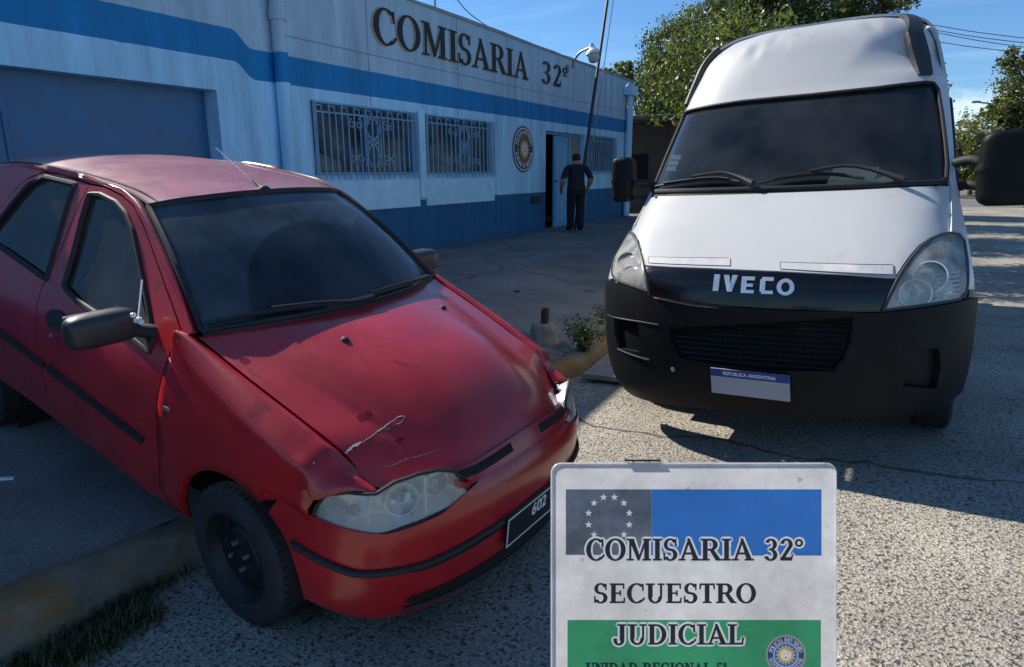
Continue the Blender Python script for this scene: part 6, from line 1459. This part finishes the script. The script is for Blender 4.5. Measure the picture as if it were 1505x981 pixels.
def grass(name,pts,n,h,label=None):
    V=[];F=[];mi=[]
    for k in range(n):
        c=pts[random.randrange(len(pts))];x=c[0]+random.gauss(0,c[3]);y=c[1]+random.gauss(0,c[3]);z=c[2]-.01
        a=random.uniform(0,6.28);l_=h*random.uniform(.4,1.2);bend=random.uniform(.2,1.1);d=np.array([math.cos(a),math.sin(a),0]);e=np.array([-d[1],d[0],0])*random.uniform(.0018,.004)
        b=len(V);p=np.array([x,y,z])
        for t,wd in ((0,1),(.4,.9),(.75,.6),(1,.05)):
            q=p+d*l_*bend*t*t*.8+np.array([0,0,l_*(t-.35*bend*t*t)]);V+=[q-e*wd,q+e*wd]
        F+=[(b,b+1,b+3,b+2),(b+2,b+3,b+5,b+4),(b+4,b+5,b+7,b+6)];mi+=[random.choice((0,0,1,1,3))]*3
    return tag(obj(name,V,F,[LF[0],LF[1],LF[2],LF[3]],smooth=False,fm=mi),kind='stuff')
gp_=[]
for px,s in (((60,930),.07),((110,905),.08),((160,875),.08),((200,855),.07),((235,835),.06),((255,815),.05),((90,955),.07),((150,930),.07),((200,900),.06),((40,965),.06)):
    q=at(px,2,-.03);gp_.append((q[0],q[1],zst(q[0]),s*.8))
grass('gutter_grass',gp_,2600,.085)
# loose stones and scraps
mb=MB()
for k in range(90):
    x=random.uniform(-2.5,-1.9);y=random.uniform(.8,6.5);q=kx(y)+random.uniform(.05,.35);s=random.uniform(.004,.014)
    mb.lathe([(.0001,s),(s*1.1,s*.5),(s*1.3,0),(s,-s*.4)],6,M=Matrix.Translation((q,y,zst(q)))@Matrix.Rotation(random.uniform(0,6),4,'Z')@Matrix.Scale(random.uniform(.6,1.6),4,(1,0,0)))
tag(obj('gutter_gravel',mb.v,mb.f,CONC),kind='stuff')
q=at((5,689),2,.24);mb=MB();mb.box((-.04,-.012,0),(.035,.012,.012));o_=obj('paper_scrap',mb.v,mb.f,WHITE,smooth=False,bevel=.003);o_.location=(q[0],q[1],zsw(q[0]));o_.rotation_euler=(0,.1,.9);tag(o_,'small white paper scrap lying on the pavement beside the red car','litter')
q=at((760,430),2,.2);mb=MB();mb.lathe([(.0001,.018),(.03,.014),(.045,.004),(.02,-.01)],8);o_=obj('stone',mb.v,mb.f,RUST,smooth=False);o_.location=(q[0],q[1],zsw(q[0])+.004);tag(o_,'small dark stone lying on the open pavement behind the bollard stump','stone')
# ------------------------------------------------------------------ trees and what stands beyond
def A(px,y): return at(px,1,y)
def clump(px,y,r,base): return (tuple(A(px,y)-np.array(base)),r)
B=(-3.6,26.5,.2)
cl=[clump((960,120),25.5,(1.1,1.2,1.0),B),clump((990,75),26,(1.2,1.3,1.1),B),clump((1040,50),26.5,(1.3,1.4,1.2),B),clump((1000,130),26.5,(1.4,1.6,1.2),B),clump((1095,30),27,(1.4,1.4,1.2),B),clump((1080,90),27,(1.5,1.6,1.3),B),clump((1150,15),27,(1.5,1.4,1.1),B),clump((1215,15),26.5,(1.3,1.3,.9),B),clump((1160,80),27,(1.6,1.6,1.3),B),clump((975,180),26,(1.2,1.4,1.0),B),clump((1270,10),26.5,(1.0,1.0,.55),B),clump((1325,-2),26,(.8,.8,.3),B),clump((1230,60),27,(1.2,1.2,1.0),B),clump((1120,-30),27,(1.4,1.4,1.0),B)]
tree('shade_tree','large leafy tree with a broken crown rising behind the white van','tree',B,3.0,cl,95000,.115,(0,1,2))
B=(-2.75,12.2,.12)
tree('pavement_tree','leafy pavement tree whose top sprigs show just over the van roof','tree',B,2.0,[((.3,0,3.0),(1.4,1.5,.95)),((1.5,.6,2.9),(1.2,1.3,.8)),((.8,-1.2,2.6),(1.2,1.0,.7)),((2.3,0,2.7),(.9,1.1,.6))],27000,.09,(0,1,2),tr=.11,group='pavement trees beyond the van')
B=(-2.7,17.5,.12)  # mostly hidden tree, added to cast shade on the road
tree('pavement_tree','second pavement tree, added behind the van to shade the road','tree',B,2.2,[((.4,0,3.5),(1.6,1.7,1.1)),((1.7,.4,3.4),(1.3,1.4,.9)),((.6,-1.4,3.1),(1.3,1.1,.8)),((2.6,-.3,3.1),(.9,1.2,.7))],24000,.11,(0,1,2),tr=.12,group='pavement trees beyond the van')
B=(-2.7,21.8,.12)  # another hidden tree, added for more shade beyond the van
tree('pavement_tree','third pavement tree, added behind the van to shade the road','tree',B,2.4,[((.5,0,3.6),(1.6,1.8,1.1)),((1.8,.3,3.5),(1.3,1.4,.9)),((2.7,-.4,3.2),(1.0,1.3,.8))],18000,.12,(0,1,2),tr=.12,group='pavement trees beyond the van')
B=(-8.2,24.5,.2)
tree('yard_tree','small sparse tree just above the far end of the station roof','tree',B,3.4,[clump((905,106),24.5,(.45,.45,.35),B),clump((921,104),24.6,(.4,.4,.4),B),clump((915,118),24.4,(.5,.5,.3),B)],900,.16,(1,2,2),tr=.08)
B=(4.6,30,.16)
tree('street_tree','large green tree at the right edge beyond the van mirror','tree',B,2.6,[clump((1492,95),29,(.55,.6,.5),B),clump((1480,80),29.3,(.35,.4,.3),B),clump((1500,150),30,(.8,.8,.8),B),clump((1480,165),30,(.7,.8,.5),B),clump((1462,160),29.5,(.45,.45,.3),B),clump((1498,205),30,(.9,1,.8),B),clump((1520,130),30,(1.2,1.2,1.3),B),clump((1530,200),30.5,(1.3,1.3,1.2),B),clump((1478,235),30,(.6,.6,.4),B)],16000,.13,(0,1,2),tr=.13)
lab=['low round grey-green tree beyond the crossing, nearest the van flank','taller bushy tree beyond the crossing, between two lower crowns','broad dark tree beyond the crossing, beside the big street tree','pale dry-leaved tree beyond the crossing at the right frame edge']
for i,(px,y,rx,rz) in enumerate((((1412,215),47,1.7,1.5),((1437,205),49,1.9,1.9),((1462,215),48,2.1,1.6),((1492,225),51,2.2,1.6))):
    c=A(px,y);B=(c[0],y,.16)
    tree('far_tree',lab[i],'tree',B,1.2,[((0,0,c[2]-.1),(rx,rx,rz)),((-rx*.5,.3,c[2]-.9),(rx*.8,rx*.8,rz*.8)),((rx*.6,-.2,c[2]-1.0),(rx*.8,rx*.8,rz*.8)),((0,-.6,c[2]-1.6),(rx,rx*.8,rz*.7))],3600,.22,[(1,2,3),(1,2,2),(0,1,2),(2,3,3)][i],group='trees beyond the crossing street',tr=.12)
# dark house, porch roof and wall past the end of the station
hs=thing('neighbour_house','dim low house with a dark porch roof past the far end of the station','house',(-7.2,22,.2))
mb=MB();mb.box((-6,1.2,0),(.6,9,3.0));mb.o('wall',pm('house_render',(.10,.08,.065),.9,namt=.2),hs,smooth=False)
mb=MB();mb.box((-6.2,-.6,3.02),(3.4,9.2,3.14));mb.o('roof',pm('porch_roof',(.10,.09,.085),.8),hs,smooth=False,bevel=.02)
mb=MB()
for x in (1.2,3.2): mb.box((x-.06,-.5,0),(x+.06,-.38,3.018))
mb.o('post',pm('post_wood',(.06,.045,.035),.8),hs,smooth=False)
mb=MB();mb.box((-.9,1.15,.9),(-.2,1.198,2.0));mb.o('window',DARK,hs,smooth=False)
fn=thing('yard_fence','low dark slatted fence past the far end of the station','fence',(-6.6,21.2,.2))
mb=MB()
for k in range(22): mb.box((k*.16,0,0),(k*.16+.10,.03,1.5+.05*math.sin(k*2.1)))
mb.o('slats',pm('fence_wood',(.05,.042,.036),.9,namt=.4),fn,smooth=False)
mb=MB();mb.box((0,.031,.4),(3.5,.07,.48));mb.box((0,.031,1.1),(3.5,.07,1.18));mb.o('rail',pm('fence_rail',(.05,.042,.036),.9),fn,smooth=False)
# overhead lines and a lamp arm at the right
mb=MB()
for y0,y1 in ((38,56),(45,63),(48,70),(62,77)):
    a=A((1360,y0-3),40);b=A((1520,y1+2),38);mb.tube(crp(np.array([a,(a+b)/2-np.array([0,0,.05]),b]),12),.016,4)
tag(obj('power_lines',mb.v,mb.f,BLACKPL),'four thin overhead power lines crossing the sky right of the van','cables')
sp=thing('street_lamp','street lamp whose thin arm pokes out left of the right-hand tree','street lamp',(4.9,34,.16))
p0=A((1475,155),34)-np.array([4.9,34,.16]);p1=A((1433,150),34)-np.array([4.9,34,.16])
mb=MB();mb.tube([(0,0,-.1),(0,0,p0[2]-.6)],.07,8);mb.o('pole',STEEL,sp)
mb=MB();mb.tube(crp(np.array([(0,0,p0[2]-.7),p0*np.array([.6,1,1])-np.array([0,0,.1]),p0,p1]),12),.035,6);mb.o('arm',STEEL,sp)
mb=MB();mb.lathe([(.0001,.05),(.09,.03),(.11,-.02),(.0001,-.06)],12,M=Matrix.Translation(Vector(p1))@Matrix.Scale(2,4,(1,0,0)));mb.o('lamp_head',STEEL,sp)
# ------------------------------------------------------------------ the man at the entrance
pb=at((846,341),2,.30)
hh=1.70
def person():
    # x right, y forward (towards the door side), z up ; seen from behind
    J={};E=[]
    def j(n,p,r,par=None):
        J[n]=(p,r)
        if par:E.append((par,n))
    j('pel',(0,0,.95),(.165,.13));j('wai',(0,.01,1.08),(.17,.14),'pel');j('che',(0,.02,1.26),(.185,.135),'wai');j('sho',(0,.0,1.42),(.13,.09),'che');j('nec',(0,.03,1.49),(.062,.062),'sho');j('hea',(0,.06,1.575),(.076,.09),'nec');j('top',(0,.06,1.655),(.07,.08),'hea')
    for s,L in ((-1,'l'),(1,'r')):
        j('s'+L,(s*.185,0,1.40),(.075,.075),'sho');j('e'+L,(s*.285,-.06,1.15),(.062,.062),'s'+L);w=(s*.27,.14,.97);j('w'+L,w,(.036,.036),'e'+L);j('p'+L,(s*.262,.19,.90),(.034,.022),'w'+L)
        j('h'+L,(s*.092,0,.88),(.112,.118),'pel');j('k'+L,(s*.092,.03 if s>0 else .06,.50),(.086,.09),'h'+L);j('a'+L,(s*.09,-.01 if s>0 else .10,.11),(.07,.075),'k'+L);j('f'+L,(s*.12,.12 if s>0 else .22,.05),(.045,.04),'a'+L)
        for k in range(4):
            o=(-.024+.016*k);n='%s%d'%(L,k);j(n+'a',(s*.262+o*.5,.215+.0*k,.868-.004*k),(.011,.010),'p'+L);j(n+'b',(s*.258+o*.5,.222,.832),(.009,.009),n+'a');j(n+'c',(s*.252+o*.5,.208,.805),(.008,.008),n+'b')
        j(L+'ta',(s*.235,.205,.885),(.012,.011),'p'+L);j(L+'tb',(s*.225,.215,.855),(.010,.010),L+'ta')
    ns=list(J);me=bpy.data.meshes.new('person');me.from_pydata([J[n][0] for n in ns],[(ns.index(a),ns.index(b)) for a,b in E],[])
    o=bpy.data.objects.new('person',me);COL.objects.link(o)
    o.modifiers.new('s','SKIN');sk=me.skin_vertices[0].data
    for i,n in enumerate(ns): sk[i].radius=J[n][1]
    sk[0].use_root=True
    s=o.modifiers.new('b','SUBSURF');s.levels=2;s.render_levels=2
    dg=bpy.context.evaluated_depsgraph_get();m2=bpy.data.meshes.new_from_object(o.evaluated_get(dg));bpy.data.objects.remove(o);bpy.data.meshes.remove(me)
    shirt=pm('navy_shirt',(.010,.013,.028),.85,nscale=8,namt=.25,bump=.3,bscale=25);tr_=pm('dark_trousers',(.008,.009,.014),.85,nscale=8,namt=.3);boot=pm('black_boots',(.01,.01,.01),.4)
    for q in (shirt,tr_,boot,SKIN): m2.materials.append(q)
    for p in m2.polygons:
        c=p.center;p.use_smooth=True
        if c.z>1.475: p.material_index=3
        elif abs(c.x)>.205 and c.z<1.17: p.material_index=3
        elif c.z>.955: p.material_index=0
        elif c.z>.11: p.material_index=1
        else: p.material_index=2
    # a face: nose and brow pushed out, eye sockets in
    for v in m2.vertices:
        c=v.co
        if c.z>1.53 and c.y>.10:
            c.y+=.018*math.exp(-((c.x/.016)**2+((c.z-1.585)/.022)**2))
    o=bpy.data.objects.new('person',m2);COL.objects.link(o)
    hair=MB();hair.lathe([(.0001,.098),(.045,.090),(.072,.062),(.084,.02),(.082,-.02),(.074,-.05),(.06,-.06)],20,M=Matrix.Translation((0,.045,1.615))@Matrix.Scale(1.12,4,(0,1,0)))
    hair.v=[(x,min(y,.11),z) for x,y,z in hair.v]
    hair.o('hair',pm('black_hair',(.012,.010,.009),.7,bump=.5,bscale=120),o)
    f=MB()
    for s in (-1,1):
        f.lathe([(.0001,.006),(.008,.003),(.0095,0)],10,M=Matrix.Translation((s*.028,.142,1.60))@Matrix.Rotation(R(-90),4,'X'))
        f.lathe([(.0001,.012),(.016,.008),(.02,0)],10,M=Matrix.Translation((s*.078,.06,1.585))@Matrix.Rotation(R(90*s),4,'Y')@Matrix.Scale(1.5,4,(1,0,0)))
    f.o('face_detail',SKIN,o)
    bt_=MB();bt_.lathe([(.160,-.02),(.166,0),(.160,.02)],28,M=Matrix.Translation((0,.005,.965))@Matrix.Scale(.80,4,(0,1,0)));bt_.o('belt',BLACKPL,o)
    return o
pe=person();pe.location=(pb[0],pb[1],zsw(pb[0]));pe.rotation_euler=(0,0,R(38));pe.scale=(1.13,1.1,1.0)
tag(pe,'man in dark navy clothes seen from behind, standing at the entrance','person')
# ------------------------------------------------------------------ nothing nests deeper than thing > part > sub-part
def depth(o):
    d=0
    while o.parent: o=o.parent;d+=1
    return d
for o in list(SC.objects):
    while depth(o)>2: o.parent=o.parent.parent
